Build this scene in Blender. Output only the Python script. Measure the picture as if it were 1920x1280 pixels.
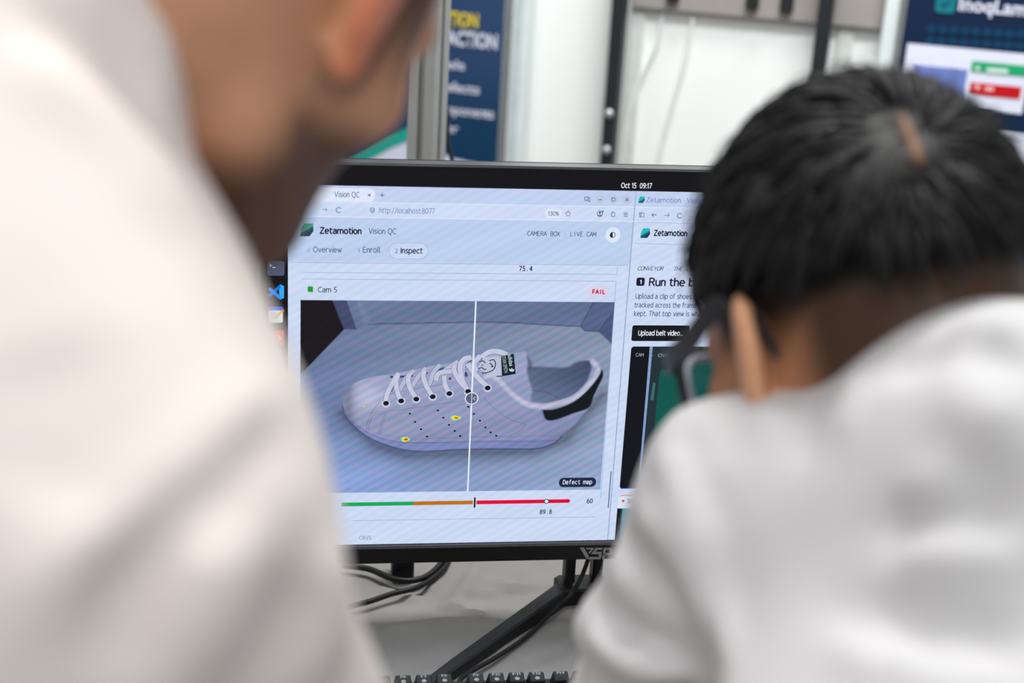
import bpy, math, random
import numpy as np
from math import sin, cos, radians, pi
from mathutils import Matrix, Vector

# ------------------------------------------------------------------ camera, world, lights
SC = bpy.context.scene
COL = SC.collection
for _o in list(bpy.data.objects):
    bpy.data.objects.remove(_o)

F_PX = 50 / 36 * 1920
CAM = np.array([0.0, 0.0, 1.54])
PITCH, ROLL = radians(20), radians(3.25)


def rx(a):
    c, s = cos(a), sin(a)
    return np.array([[1, 0, 0], [0, c, -s], [0, s, c]])


def rz(a):
    c, s = cos(a), sin(a)
    return np.array([[c, -s, 0], [s, c, 0], [0, 0, 1]])


RC = rx(pi / 2 - PITCH) @ rz(ROLL)
cam_data = bpy.data.cameras.new('camera')
cam_data.lens = 50
cam_data.sensor_width = 36
cam_data.clip_start = 0.02
cam_data.dof.use_dof = True
cam_data.dof.focus_distance = 1.41
cam_data.dof.aperture_fstop = 3.3
cam = bpy.data.objects.new('camera', cam_data)
COL.objects.link(cam)
cam.matrix_world = Matrix.Translation(CAM.tolist()) @ Matrix(RC.tolist()).to_4x4()
SC.camera = cam

world = bpy.data.worlds.new('hall_light')
SC.world = world
world.use_nodes = True
bg = world.node_tree.nodes['Background']
bg.inputs['Color'].default_value = (0.93, 0.96, 1.0, 1)
bg.inputs['Strength'].default_value = 0.385


def area_light(name, loc, target, size, size_y, power, color):
    l = bpy.data.lights.new(name, 'AREA')
    l.shape = 'RECTANGLE'
    l.size, l.size_y, l.energy, l.color = size, size_y, power, color
    o = bpy.data.objects.new(name, l)
    COL.objects.link(o)
    o.location = loc
    d = Vector(target) - Vector(loc)
    o.rotation_euler = d.to_track_quat('-Z', 'Y').to_euler()
    return o


area_light('hall_lamp', (0.15, 1.88, 4.0), (0.15, 1.35, 0.9), 1.3, 0.6, 82, (1.0, 0.98, 0.95))
area_light('hall_lamp', (-0.25, -1.2, 4.2), (0.1, 1.2, 1.0), 2.2, 1.2, 52, (1.0, 0.97, 0.94))
wall_fill = area_light('wall_fill_light', (0.55, 1.55, 2.9), (0.62, 2.75, 0.95), 1.2, 0.25, 13, (0.98, 1.0, 1.0))  # added lamp with no known fixture, brightens the back wall
wall_fill.data.spread = radians(95)
SC.view_settings.view_transform = 'Standard'
SC.view_settings.look = 'None'
SC.view_settings.exposure = 0.0
SC.view_settings.gamma = 1.0
SC.view_settings.use_curve_mapping = False

# ------------------------------------------------------------------ placement helpers


def ray(u, v):
    return RC @ np.array([(u - 960) / F_PX, -(v - 640) / F_PX, -1.0])


def at(u, v, d):
    """world point seen at photo pixel (u, v), d metres deep"""
    return CAM + ray(u, v) * d


def project(p):
    q = (np.asarray(p) - CAM) @ RC
    return np.stack([960 + F_PX * q[..., 0] / -q[..., 2], 640 - F_PX * q[..., 1] / -q[..., 2]], -1)


def on_plane(u, v, o, n):
    r = ray(u, v)
    return CAM + r * (np.dot(o - CAM, n) / np.dot(r, n))


def on_level(u, v, z):
    r = ray(u, v)
    return CAM + r * ((z - CAM[2]) / r[2])


# ------------------------------------------------------------------ materials


def lin(c):
    c = np.asarray(c, float) / 255.0
    return np.where(c <= 0.04045, c / 12.92, ((c + 0.055) / 1.055) ** 2.4)


MATS = {}


def mat(name, rgb, rough=0.6, metal=0.0, spec=0.3, var=0.06, scale=40.0, bump=0.0, vcol=False, **kw):
    if name in MATS:
        return MATS[name]
    m = bpy.data.materials.new(name)
    m.use_nodes = True
    nt = m.node_tree
    b = nt.nodes['Principled BSDF']
    b.inputs['Roughness'].default_value = rough
    b.inputs['Metallic'].default_value = metal
    b.inputs['Specular IOR Level'].default_value = spec
    tc = nt.nodes.new('ShaderNodeTexCoord')
    nz = nt.nodes.new('ShaderNodeTexNoise')
    nz.inputs['Scale'].default_value = scale
    nz.inputs['Detail'].default_value = 4
    nt.links.new(tc.outputs['Object'], nz.inputs['Vector'])
    mr = nt.nodes.new('ShaderNodeMapRange')
    mr.inputs['From Min'].default_value = 0.3
    mr.inputs['From Max'].default_value = 0.7
    mr.inputs['To Min'].default_value = 1 - var
    mr.inputs['To Max'].default_value = 1 + var
    nt.links.new(nz.outputs['Fac'], mr.inputs['Value'])
    mul = nt.nodes.new('ShaderNodeVectorMath')
    mul.operation = 'SCALE'
    if vcol:
        at_ = nt.nodes.new('ShaderNodeAttribute')
        at_.attribute_name = 'Col'
        nt.links.new(at_.outputs['Color'], mul.inputs[0])
    else:
        mul.inputs[0].default_value = tuple(lin(rgb))
    nt.links.new(mr.outputs['Result'], mul.inputs['Scale'])
    nt.links.new(mul.outputs['Vector'], b.inputs['Base Color'])
    if bump:
        bp = nt.nodes.new('ShaderNodeBump')
        bp.inputs['Strength'].default_value = bump
        bp.inputs['Distance'].default_value = 0.002
        nt.links.new(nz.outputs['Fac'], bp.inputs['Height'])
        nt.links.new(bp.outputs['Normal'], b.inputs['Normal'])
    for k, v in kw.items():
        b.inputs[k.replace('_', ' ')].default_value = v
    MATS[name] = m
    return m


def screen_mat(name, rgb, moire=0.05, vcol=False):
    """light given off by the display, with the faint interference bands of its pixel grid"""
    if name in MATS:
        return MATS[name]
    m = bpy.data.materials.new(name)
    m.use_nodes = True
    nt = m.node_tree
    b = nt.nodes['Principled BSDF']
    b.inputs['Base Color'].default_value = (0.01, 0.01, 0.012, 1)
    b.inputs['Roughness'].default_value = 0.45
    b.inputs['Specular IOR Level'].default_value = 0.06
    b.inputs['Emission Strength'].default_value = 1.0
    if vcol:
        src = nt.nodes.new('ShaderNodeAttribute')
        src.attribute_name = 'Col'
    else:
        src = nt.nodes.new('ShaderNodeRGB')
        src.outputs[0].default_value = tuple(lin(rgb)) + (1,)
    if moire:
        tc = nt.nodes.new('ShaderNodeTexCoord')
        tot = None
        for ang, sc_, dist, amp in ((121, 42, 2.5, (-1.0, -0.40, 0.32)), (66, 24, 4.0, (-0.40, 0.1, -0.12)), (104, 9, 6.0, (0.35, 0.3, 0.25))):
            mp = nt.nodes.new('ShaderNodeMapping')
            mp.inputs['Rotation'].default_value = (0, radians(ang), 0)
            nt.links.new(tc.outputs['Object'], mp.inputs['Vector'])
            w = nt.nodes.new('ShaderNodeTexWave')
            w.wave_type = 'BANDS'
            w.bands_direction = 'X'
            w.inputs['Scale'].default_value = sc_
            w.inputs['Distortion'].default_value = dist
            w.inputs['Detail'].default_value = 1.0
            w.inputs['Detail Scale'].default_value = 0.25
            nt.links.new(mp.outputs['Vector'], w.inputs['Vector'])
            sub = nt.nodes.new('ShaderNodeMath')
            sub.operation = 'SUBTRACT'
            sub.inputs[1].default_value = 0.5
            nt.links.new(w.outputs['Fac'], sub.inputs[0])
            s = nt.nodes.new('ShaderNodeVectorMath')
            s.operation = 'SCALE'
            s.inputs[0].default_value = tuple(a * moire * 2 for a in amp)
            nt.links.new(sub.outputs[0], s.inputs['Scale'])
            if tot is None:
                tot = s
            else:
                a = nt.nodes.new('ShaderNodeVectorMath')
                a.operation = 'ADD'
                nt.links.new(tot.outputs[0], a.inputs[0])
                nt.links.new(s.outputs[0], a.inputs[1])
                tot = a
        one = nt.nodes.new('ShaderNodeVectorMath')
        one.operation = 'ADD'
        one.inputs[1].default_value = (1, 1, 1)
        nt.links.new(tot.outputs[0], one.inputs[0])
        mu = nt.nodes.new('ShaderNodeVectorMath')
        mu.operation = 'MULTIPLY'
        nt.links.new(src.outputs[0], mu.inputs[0])
        nt.links.new(one.outputs[0], mu.inputs[1])
        nt.links.new(mu.outputs[0], b.inputs['Emission Color'])
    else:
        nt.links.new(src.outputs[0], b.inputs['Emission Color'])
    MATS[name] = m
    return m


# ------------------------------------------------------------------ object helpers
ROOT_INV = {}


def root(name, label, cat, loc, rotz=0.0, group=None):
    o = bpy.data.objects.new(name, None)
    o.empty_display_size = 0.05
    COL.objects.link(o)
    o.location = tuple(loc)
    o.rotation_euler = (0, 0, rotz)
    o['label'], o['category'] = label, cat
    if group:
        o['group'] = group
    M = np.eye(4)
    M[:3, :3] = rz(rotz)
    M[:3, 3] = loc
    ROOT_INV[o.name] = np.linalg.inv(M)
    return o


def tag(o, label, cat, group=None):
    o['label'], o['category'] = label, cat
    if group:
        o['group'] = group
    return o


def inv_of(parent):
    while parent is not None:
        if parent.name in ROOT_INV:
            return ROOT_INV[parent.name]
        parent = parent.parent
    return np.eye(4)


def raw_mesh(name, v, f, smooth=False, col=None):
    me = bpy.data.meshes.new(name)
    v = np.asarray(v, float)
    if isinstance(f, np.ndarray):
        n, k = f.shape
        me.vertices.add(len(v))
        me.vertices.foreach_set('co', v.astype(np.float32).ravel())
        me.loops.add(n * k)
        me.loops.foreach_set('vertex_index', f.astype(np.int32).ravel())
        me.polygons.add(n)
        me.polygons.foreach_set('loop_start', np.arange(0, n * k, k, dtype=np.int32))
        me.polygons.foreach_set('loop_total', np.full(n, k, dtype=np.int32))
        me.update(calc_edges=True)
    else:
        me.from_pydata([tuple(q) for q in v], [], f)
        me.update()
    if col is not None:
        ca = me.color_attributes.new('Col', 'FLOAT_COLOR', 'POINT')
        c4 = np.ones((len(v), 4), np.float32)
        c4[:, :3] = col
        ca.data.foreach_set('color', c4.ravel())
    if smooth:
        me.polygons.foreach_set('use_smooth', np.ones(len(me.polygons), bool))
    return me


def obj(name, v, f, m, parent=None, smooth=False, col=None, label=None):
    """one mesh object from world-space vertices, stored relative to its thing"""
    v = np.asarray(v, float)
    I = inv_of(parent)
    v = v @ I[:3, :3].T + I[:3, 3]
    me = raw_mesh(name, v, f, smooth, col)
    me.materials.append(m)
    o = bpy.data.objects.new(name, me)
    COL.objects.link(o)
    if parent is not None:
        o.parent = parent
    if label:
        o['label'] = label
    return o


def structure(o):
    o['kind'] = 'structure'
    return o


BOXF = [(0, 3, 2, 1), (4, 5, 6, 7), (0, 1, 5, 4), (1, 2, 6, 5), (2, 3, 7, 6), (3, 0, 4, 7)]


class MB:
    def __init__(s):
        s.v, s.f = [], []

    def add(s, v, f):
        o = len(s.v)
        s.v += [np.asarray(q, float) for q in v]
        s.f += [tuple(i + o for i in q) for q in f]
        return s

    def frame_box(s, c, ax, h, bevel=0.0):
        """box with centre c, axes rows ax, half sizes h; chamfered vertical outline when bevel > 0"""
        c, ax = np.asarray(c, float), np.asarray(ax, float)
        hx, hy, hz = h
        if bevel <= 0:
            pts = [(-hx, -hy), (hx, -hy), (hx, hy), (-hx, hy)]
        else:
            b = bevel
            pts = [(-hx + b, -hy), (hx - b, -hy), (hx, -hy + b), (hx, hy - b), (hx - b, hy), (-hx + b, hy), (-hx, hy - b), (-hx, -hy + b)]
        n = len(pts)
        b2 = min(bevel, hz) * 0.6
        if bevel > 0:
            lv = [(-hz, 1 - b2 / max(hx, hy)), (-hz + b2, 1), (hz - b2, 1), (hz, 1 - b2 / max(hx, hy))]
        else:
            lv = [(-hz, 1), (hz, 1)]
        V = [c + ax[0] * x * k + ax[1] * y * k + ax[2] * z for z, k in lv for x, y in pts]
        Fc = [tuple(range(n))[::-1], tuple(range((len(lv) - 1) * n, len(lv) * n))]
        for l in range(len(lv) - 1):
            for i in range(n):
                j = (i + 1) % n
                Fc.append((l * n + i, l * n + j, (l + 1) * n + j, (l + 1) * n + i))
        return s.add(V, Fc)

    def tube(s, pts, r, n=10, closed_ends=True):
        pts = np.asarray(pts, float)
        R = np.full(len(pts), r) if np.isscalar(r) else np.asarray(r)
        V, Fc = [], []
        t0 = pts[1] - pts[0]
        ref = np.array([0, 0, 1.0]) if abs(t0[2]) < 0.9 * np.linalg.norm(t0) else np.array([1.0, 0, 0])
        for i, p in enumerate(pts):
            t = pts[min(i + 1, len(pts) - 1)] - pts[max(i - 1, 0)]
            t = t / (np.linalg.norm(t) + 1e-12)
            a = np.cross(t, ref)
            a /= np.linalg.norm(a) + 1e-12
            b = np.cross(t, a)
            ref = b if abs(np.dot(b, t)) < 0.9 else ref
            ref = -np.cross(a, t) if False else np.cross(a, t)
            for k in range(n):
                w = 2 * pi * k / n
                V.append(p + R[i] * (cos(w) * a + sin(w) * b))
        for i in range(len(pts) - 1):
            for k in range(n):
                j = (k + 1) % n
                Fc.append((i * n + k, i * n + j, (i + 1) * n + j, (i + 1) * n + k))
        if closed_ends:
            Fc.append(tuple(range(n))[::-1])
            Fc.append(tuple(range((len(pts) - 1) * n, len(pts) * n)))
        return s.add(V, Fc)

    def obj(s, name, m, parent=None, smooth=False, label=None):
        return obj(name, s.v, s.f, m, parent, smooth, None, label)


def smooth_path(pts, n=10):
    """Catmull-Rom through points"""
    P = [np.asarray(p, float) for p in pts]
    P = [2 * P[0] - P[1]] + P + [2 * P[-1] - P[-2]]
    out = []
    for i in range(1, len(P) - 2):
        for k in range(n):
            t = k / n
            out.append(0.5 * (2 * P[i] + (P[i + 1] - P[i - 1]) * t + (2 * P[i - 1] - 5 * P[i] + 4 * P[i + 1] - P[i + 2]) * t * t + (-P[i - 1] + 3 * P[i] - 3 * P[i + 1] + P[i + 2]) * t ** 3))
    out.append(P[-2])
    return np.array(out)


TEXTS = []


def text_later(s, fn, m, parent, name='lettering', bold=0.0, shear=0.0, spacing=1.0):
    """lettering: fn maps unit text coordinates (x 0..1 along, y in cap heights) to world"""
    TEXTS.append((s, fn, m, parent, name, bold, shear, spacing))


def flush_texts():
    tmp = []
    for s, fn, m, parent, name, bold, shear, spacing in TEXTS:
        c = bpy.data.curves.new('t', 'FONT')
        c.body = s
        c.resolution_u = 3
        c.offset = bold
        c.shear = shear
        c.space_character = spacing
        o = bpy.data.objects.new('t', c)
        COL.objects.link(o)
        tmp.append(o)
    bpy.context.view_layer.update()
    dg = bpy.context.evaluated_depsgraph_get()
    for o, (s, fn, m, parent, name, bold, shear, spacing) in zip(tmp, TEXTS):
        me = bpy.data.meshes.new_from_object(o.evaluated_get(dg))
        n = len(me.vertices)
        co = np.zeros(n * 3, np.float32)
        me.vertices.foreach_get('co', co)
        co = co.reshape(-1, 3)
        x0, x1 = co[:, 0].min(), co[:, 0].max()
        V = np.array([fn((q[0] - x0) / (x1 - x0), q[1] / 0.7) for q in co])
        I = inv_of(parent)
        V = V @ I[:3, :3].T + I[:3, 3]
        me.vertices.foreach_set('co', V.astype(np.float32).ravel())
        me.update()
        me.name = name
        me.materials.clear()
        me.materials.append(m)
        r = bpy.data.objects.new(name, me)
        COL.objects.link(r)
        r.parent = parent
    for o in tmp:
        c = o.data
        bpy.data.objects.remove(o)
        bpy.data.curves.remove(c)


# stroke lettering for the screen and the keys: monoline sans glyphs, cap height 1


def _arc(cx, cy, rx_, ry_, a0, a1, n=12):
    return [(cx + rx_ * cos(radians(a0 + (a1 - a0) * k / n)), cy + ry_ * sin(radians(a0 + (a1 - a0) * k / n))) for k in range(n + 1)]


_O = _arc(.28, .36, .28, .36, 0, 360, 18)
_hump = lambda x_: [(x_, .48), (x_ + .06, .62), (x_ + .2, .72), (x_ + .34, .68), (x_ + .43, .54), (x_ + .44, .4), (x_ + .44, 0)]
GLYPH = {
    'a': (.5, [[(.04, .63), (.16, .71), (.3, .72), (.43, .65), (.48, .5), (.48, 0)], [(.48, .42), (.24, .42), (.06, .34), (.0, .2), (.06, .05), (.2, 0), (.36, .02), (.48, .1)]]),
    'b': (.56, [[(0, 1.06), (0, 0)], _O]), 'c': (.46, [_arc(.28, .36, .28, .36, 50, 310)]), 'd': (.56, [[(.56, 1.06), (.56, 0)], _O]),
    'e': (.56, [[(0, .38), (.56, .38)] , _arc(.28, .36, .28, .36, 4, 312, 16)]), 'f': (.34, [[(.1, 0), (.1, .85), (.16, 1.0), (.36, 1.06)], [(-.04, .72), (.32, .72)]]),
    'g': (.56, [_O, [(.56, .72), (.56, -.1), (.48, -.26), (.28, -.3), (.06, -.25)]]), 'h': (.46, [[(0, 1.06), (0, 0)], _hump(.02)]), 'i': (.0, [[(0, .72), (0, 0)], [(0, .94), (0, 1.04)]]),
    'k': (.46, [[(0, 1.06), (0, 0)], [(.42, .72), (.02, .36), (.46, 0)]]), 'l': (.08, [[(0, 1.06), (0, .12), (.1, 0)]]), 'm': (.9, [[(0, .72), (0, 0)], _hump(0), _hump(.44)]),
    'n': (.44, [[(0, .72), (0, 0)], _hump(0)]), 'o': (.56, [_O]), 'p': (.56, [[(0, .72), (0, -.3)], _O]), 'r': (.3, [[(0, .72), (0, 0)], [(0, .48), (.08, .64), (.2, .72), (.32, .71)]]),
    's': (.42, [[(.4, .64), (.28, .72), (.12, .7), (.03, .57), (.1, .43), (.32, .33), (.42, .2), (.34, .05), (.18, 0), (.0, .07)]]), 't': (.34, [[(.1, .94), (.1, .2), (.17, .03), (.36, .02)], [(-.03, .72), (.36, .72)]]),
    'u': (.46, [[(0, .72), (0, .24), (.08, .05), (.22, 0), (.38, .05), (.46, .2)], [(.46, .72), (.46, 0)]]), 'v': (.5, [[(0, .72), (.25, 0), (.5, .72)]]), 'w': (.74, [[(0, .72), (.18, 0), (.37, .62), (.56, 0), (.74, .72)]]),
    'x': (.48, [[(0, .72), (.48, 0)], [(.48, .72), (0, 0)]]), 'y': (.5, [[(0, .72), (.26, .04)], [(.5, .72), (.2, -.28), (.04, -.3)]]),
    'A': (.7, [[(0, 0), (.35, 1), (.7, 0)], [(.12, .34), (.58, .34)]]), 'B': (.56, [[(0, 0), (0, 1), (.34, 1), (.5, .88), (.5, .66), (.34, .54), (0, .54)], [(.34, .54), (.54, .42), (.56, .2), (.4, 0), (0, 0)]]),
    'C': (.62, [_arc(.4, .5, .4, .5, 55, 305, 16)]), 'D': (.64, [[(0, 0), (0, 1), (.3, 1), (.54, .86), (.64, .5), (.54, .14), (.3, 0), (0, 0)]]), 'E': (.5, [[(.5, 1), (0, 1), (0, 0), (.52, 0)], [(0, .53), (.44, .53)]]),
    'F': (.5, [[(.52, 1), (0, 1), (0, 0)], [(0, .5), (.44, .5)]]), 'H': (.62, [[(0, 0), (0, 1)], [(.62, 0), (.62, 1)], [(0, .53), (.62, .53)]]), 'I': (.0, [[(0, 0), (0, 1)]]), 'L': (.48, [[(0, 1), (0, 0), (.48, 0)]]),
    'M': (.78, [[(0, 0), (.06, 1), (.39, .3), (.72, 1), (.78, 0)]]), 'N': (.64, [[(0, 0), (0, 1), (.64, 0), (.64, 1)]]), 'O': (.76, [_arc(.38, .5, .38, .5, 0, 360, 22)]), 'P': (.52, [[(0, 0), (0, 1), (.34, 1), (.52, .86), (.52, .6), (.34, .46), (0, .46)]]),
    'Q': (.76, [_arc(.38, .5, .38, .5, 0, 360, 22), [(.4, .02), (.5, -.2), (.66, -.24)]]), 'R': (.56, [[(0, 0), (0, 1), (.34, 1), (.52, .86), (.52, .64), (.34, .5), (0, .5)], [(.3, .5), (.58, 0)]]),
    'S': (.54, [[(.5, .9), (.34, 1), (.16, .98), (.04, .82), (.1, .62), (.38, .48), (.54, .3), (.46, .08), (.26, 0), (.0, .08)]]), 'T': (.62, [[(0, 1), (.62, 1)], [(.31, 1), (.31, 0)]]), 'U': (.62, [[(0, 1), (0, .3), (.1, .06), (.31, 0), (.52, .06), (.62, .3), (.62, 1)]]),
    'V': (.68, [[(0, 1), (.34, 0), (.68, 1)]]), 'X': (.62, [[(0, 1), (.62, 0)], [(.62, 1), (0, 0)]]), 'Y': (.62, [[(0, 1), (.31, .45), (.62, 1)], [(.31, .45), (.31, 0)]]), 'Z': (.6, [[(0, 1), (.6, 1), (0, 0), (.62, 0)]]),
    '0': (.56, [_arc(.28, .5, .28, .5, 0, 360, 20)]), '1': (.3, [[(0, .82), (.22, 1), (.22, 0)]]), '2': (.52, [[(.02, .86), (.16, .99), (.34, .99), (.48, .86), (.46, .66), (.02, 0), (.54, 0)]]),
    '3': (.5, [[(.04, .92), (.2, 1), (.4, .95), (.46, .76), (.36, .56), (.18, .54)], [(.36, .54), (.5, .4), (.5, .2), (.36, .02), (.16, 0), (.0, .06)]]), '4': (.56, [[(.42, 0), (.42, 1), (0, .3), (.58, .3)]]),
    '5': (.5, [[(.46, 1), (.08, 1), (.04, .55), (.24, .58), (.44, .5), (.5, .3), (.42, .08), (.24, 0), (.0, .05)]]), '6': (.54, [_arc(.27, .3, .27, .3, 0, 360, 18), [(.01, .36), (.06, .7), (.22, .94), (.44, 1)]]),
    '7': (.5, [[(0, 1), (.52, 1), (.18, 0)]]), '8': (.54, [_arc(.27, .26, .27, .26, 0, 360, 16), _arc(.27, .76, .23, .24, 0, 360, 16)]), '9': (.54, [_arc(.27, .7, .27, .3, 0, 360, 18), [(.53, .64), (.48, .3), (.32, .06), (.1, 0)]]),
    '.': (.08, [[(.04, -.02), (.04, .1)]]), ':': (.08, [[(.04, .02), (.04, .14)], [(.04, .54), (.04, .66)]]), '/': (.4, [[(0, -.12), (.4, 1.06)]]), '·': (.1, [[(.05, .40), (.05, .53)]]), '…': (.6, [[(.04, -.02), (.04, .1)], [(.3, -.02), (.3, .1)], [(.56, -.02), (.56, .1)]]),
    '%': (.8, [_arc(.16, .76, .16, .22, 0, 360, 12), _arc(.64, .24, .16, .22, 0, 360, 12), [(.12, 0), (.68, 1)]]), ' ': (.18, []),
}


def stroke_text(s, fn, m, parent, name, weight=0.125, shear=0.0, mono=False):
    x_, quads_v, quads_f = 0.0, [], []
    for ch in s:
        w_, strokes = GLYPH[ch]
        x0_ = x_ + (0.62 - w_) / 2 if mono else x_
        for st in strokes:
            P = np.array(st, float)
            for p0, p1 in zip(P[:-1], P[1:]):
                t = p1 - p0
                t = t / (np.linalg.norm(t) + 1e-9)
                nn = np.array([-t[1], t[0]]) * weight / 2
                e0, e1_ = p0 - t * weight * 0.22, p1 + t * weight * 0.22
                b_ = len(quads_v)
                quads_v += [(q[0] + x0_ + shear * q[1], q[1]) for q in (e0 - nn, e1_ - nn, e1_ + nn, e0 + nn)]
                quads_f.append((b_, b_ + 1, b_ + 2, b_ + 3))
        x_ += 0.82 if mono else w_ + 0.21
    U2 = np.array(quads_v)
    lo_, hi_ = U2[:, 0].min(), U2[:, 0].max()
    V = [fn((q[0] - lo_) / (hi_ - lo_), q[1]) for q in U2]
    return obj(name, V, quads_f, m, parent)


# ------------------------------------------------------------------ the place: floor, back wall
DESK_Z = 0.75
yaw_w = radians(-16)
WE = np.array([cos(yaw_w), sin(yaw_w), 0.0])
WN = np.array([sin(yaw_w), -cos(yaw_w), 0.0])      # towards the camera
WO = at(1150, 160, 2.75)


def wl(u, v, off=0.0):
    """point on the back wall plane, off metres in front of it"""
    return on_plane(u, v, WO + WN * off, WN)


def wall_se(p):
    d = p - WO
    return np.dot(d, WE), p[2]


def wall_pt(s, z, off=0.0):
    p = WO + WE * s + WN * off
    return np.array([p[0], p[1], z])


m_floor = mat('carpet', (128, 112, 108), 0.95, var=0.2, scale=120, bump=0.6)
m_wall = mat('white_panel', (240, 244, 242), 0.55, var=0.015, scale=3)
MB().frame_box((0, 1.0, -0.025), np.eye(3), (4.5, 4.5, 0.025)).obj('floor', m_floor)
structure(bpy.data.objects['floor'])
w = MB().frame_box(wall_pt(-0.2, 1.2, -0.03), [WE, WN, (0, 0, 1)], (3.2, 0.03, 1.2)).obj('wall_back', m_wall)
structure(w)
# panel seams of the booth wall: slim strips, greyed to stand for faint shadows
for u in (1195, 1588):
    s, z = wall_se(wl(u, 60))
    MB().frame_box(wall_pt(s, 1.2, 0.004), [WE, WN, (0, 0, 1)], (0.014, 0.004, 1.19), 0.002).obj('seam_shadow_strip', mat('strip_shadow_grey', (205, 211, 208), 0.5), w)

# ------------------------------------------------------------------ background of the booth
UPZ = np.array([0, 0, 1.0])
WAX = [WE, WN, UPZ]


def wall_box(name, u, v, half_w, z0, z1, off, depth, m, bevel=0.0, parent=None):
    s, _ = wall_se(wl(u, v, off))
    return MB().frame_box(wall_pt(s, (z0 + z1) / 2, off), WAX, (half_w, depth, (z1 - z0) / 2), bevel).obj(name, m, parent)


def wall_poly(name, pts, m, off, parent, col=None):
    V = [wl(u, v, off) for u, v in pts]
    return obj(name, V, [tuple(range(len(V)))], m, parent, col=col)


def wall_rect(name, p0, p1, m, off, parent):
    s0, z0 = wall_se(wl(*p0, off))
    s1, z1 = wall_se(wl(*p1, off))
    V = [wall_pt(s0, z0, off), wall_pt(s1, z0, off), wall_pt(s1, z1, off), wall_pt(s0, z1, off)]
    return obj(name, V, [(3, 2, 1, 0)], m, parent)


def wall_text(s, p0, u1, h_px, m, off, parent, bold=0.0):
    s0, z0 = wall_se(wl(*p0, off))
    s1, _ = wall_se(wl(u1, p0[1], off))
    h = wall_se(wl(p0[0], p0[1] - h_px, off))[1] - z0
    text_later(s, lambda x, y: wall_pt(s0 + x * (s1 - s0), z0 + y * h, off), m, parent, 'banner_lettering', bold)


m_navy = mat('banner_print', (30, 60, 100), 0.5, var=0.02, vcol=True)
m_bwhite = mat('banner_white', (218, 222, 240), 0.5, var=0.02)
m_byellow = mat('banner_yellow', (226, 205, 50), 0.5, var=0.02)
m_teal = mat('banner_teal', (28, 165, 150), 0.5, var=0.03)
m_alu = mat('anodised_aluminium', (190, 193, 190), 0.4, 0.25, 0.5, var=0.03, scale=15)
m_black = mat('black_plastic', (19, 19, 21), 0.45, 0, 0.35, var=0.1, scale=90)
m_blackm = mat('black_metal', (34, 38, 40), 0.5, 0.1, 0.4, var=0.1, scale=60)


def banner(name, label, s0, s1, off, rows):
    c = wall_pt((s0 + s1) / 2, 0, off)
    r = root(name, label, 'banner', c, group='navy banners along the back wall')
    zs = [a for a, _ in rows]
    V, cl, Fc = [], [], []
    for z, k in rows:
        V += [wall_pt(s0, z, off), wall_pt(s1, z, off), wall_pt(s1, z, off - 0.003), wall_pt(s0, z, off - 0.003)]
        cl += [lin(k)] * 4
    n = len(rows)
    for i in range(n - 1):
        a = 4 * i
        for p, q in ((0, 1), (1, 2), (2, 3), (3, 0)):
            Fc.append((a + p, a + q, a + 4 + q, a + 4 + p))
    Fc += [(3, 2, 1, 0), (4 * n - 4, 4 * n - 3, 4 * n - 2, 4 * n - 1)]
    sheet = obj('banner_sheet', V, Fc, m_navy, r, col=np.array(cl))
    MB().frame_box(wall_pt((s0 + s1) / 2, 0.035, off + 0.005), WAX, ((s1 - s0) / 2 - 0.004, 0.03, 0.035), 0.008).obj('base_cassette', m_alu, r)
    MB().frame_box(wall_pt((s0 + s1) / 2, zs[-1] + 0.008, off - 0.003), WAX, ((s1 - s0) / 2 + 0.004, 0.01, 0.01), 0.003).obj('top_rail', m_alu, r)
    return r


OFFB = 0.08
sR = wall_se(wl(938, 170, OFFB))[0]
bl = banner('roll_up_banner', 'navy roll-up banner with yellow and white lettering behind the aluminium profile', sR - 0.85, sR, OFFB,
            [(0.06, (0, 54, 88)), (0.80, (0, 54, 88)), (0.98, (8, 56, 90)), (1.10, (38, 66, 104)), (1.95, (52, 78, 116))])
e1 = OFFB + 0.002
wall_poly('white_swoosh', [(560, 800), (560, 345), (640, 318), (690, 301), (740, 274), (775, 261), (805, 272), (845, 296), (890, 306), (931, 316), (925, 500), (915, 800)], m_bwhite, e1, bl)
wall_poly('teal_arc', [(600, 318), (640, 300), (680, 280), (720, 257), (772, 236), (800, 244), (800, 270), (772, 262), (735, 276), (690, 301), (640, 318), (600, 330)], m_teal, e1 + 0.001, bl)
wall_text('TION', (841, 47), 896, 26, m_byellow, e1, bl, 0.03)
wall_text('ACTION', (838, 83), 932, 27, m_bwhite, e1, bl, 0.03)
for s, (u, v), u1, h in (('els', (838, 128), 871, 17), ('efects', (834, 170), 899, 18), ('mponents', (832, 212), 926, 18), ('er', (836, 247), 859, 17)):
    wall_text(s, (u, v), u1, h, m_bwhite, e1, bl, 0.015)

sL = wall_se(wl(1692, 70, OFFB))[0]
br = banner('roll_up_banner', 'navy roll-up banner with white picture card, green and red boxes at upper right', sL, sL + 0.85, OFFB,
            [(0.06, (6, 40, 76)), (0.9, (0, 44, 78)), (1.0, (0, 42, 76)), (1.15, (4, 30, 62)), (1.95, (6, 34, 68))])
wall_rect('picture_card', (1702, 81), (1916, 214), m_bwhite, e1, br)
wall_rect('picture_card', (1700, 228), (1990, 420), m_bwhite, e1, br)
wall_rect('card_picture', (1713, 121), (1804, 196), mat('print_blue', (104, 122, 186), 0.5, var=0.25, scale=14), e1 + 0.001, br)
wall_rect('green_box', (1823, 114), (1990, 150), mat('print_green', (22, 160, 104), 0.5, var=0.03), e1 + 0.001, br)
wall_rect('red_box', (1820, 154), (1912, 186), mat('print_red', (190, 8, 24), 0.5, var=0.03), e1 + 0.001, br)
m_pale = mat('print_pale', (196, 226, 214), 0.5)
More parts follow.
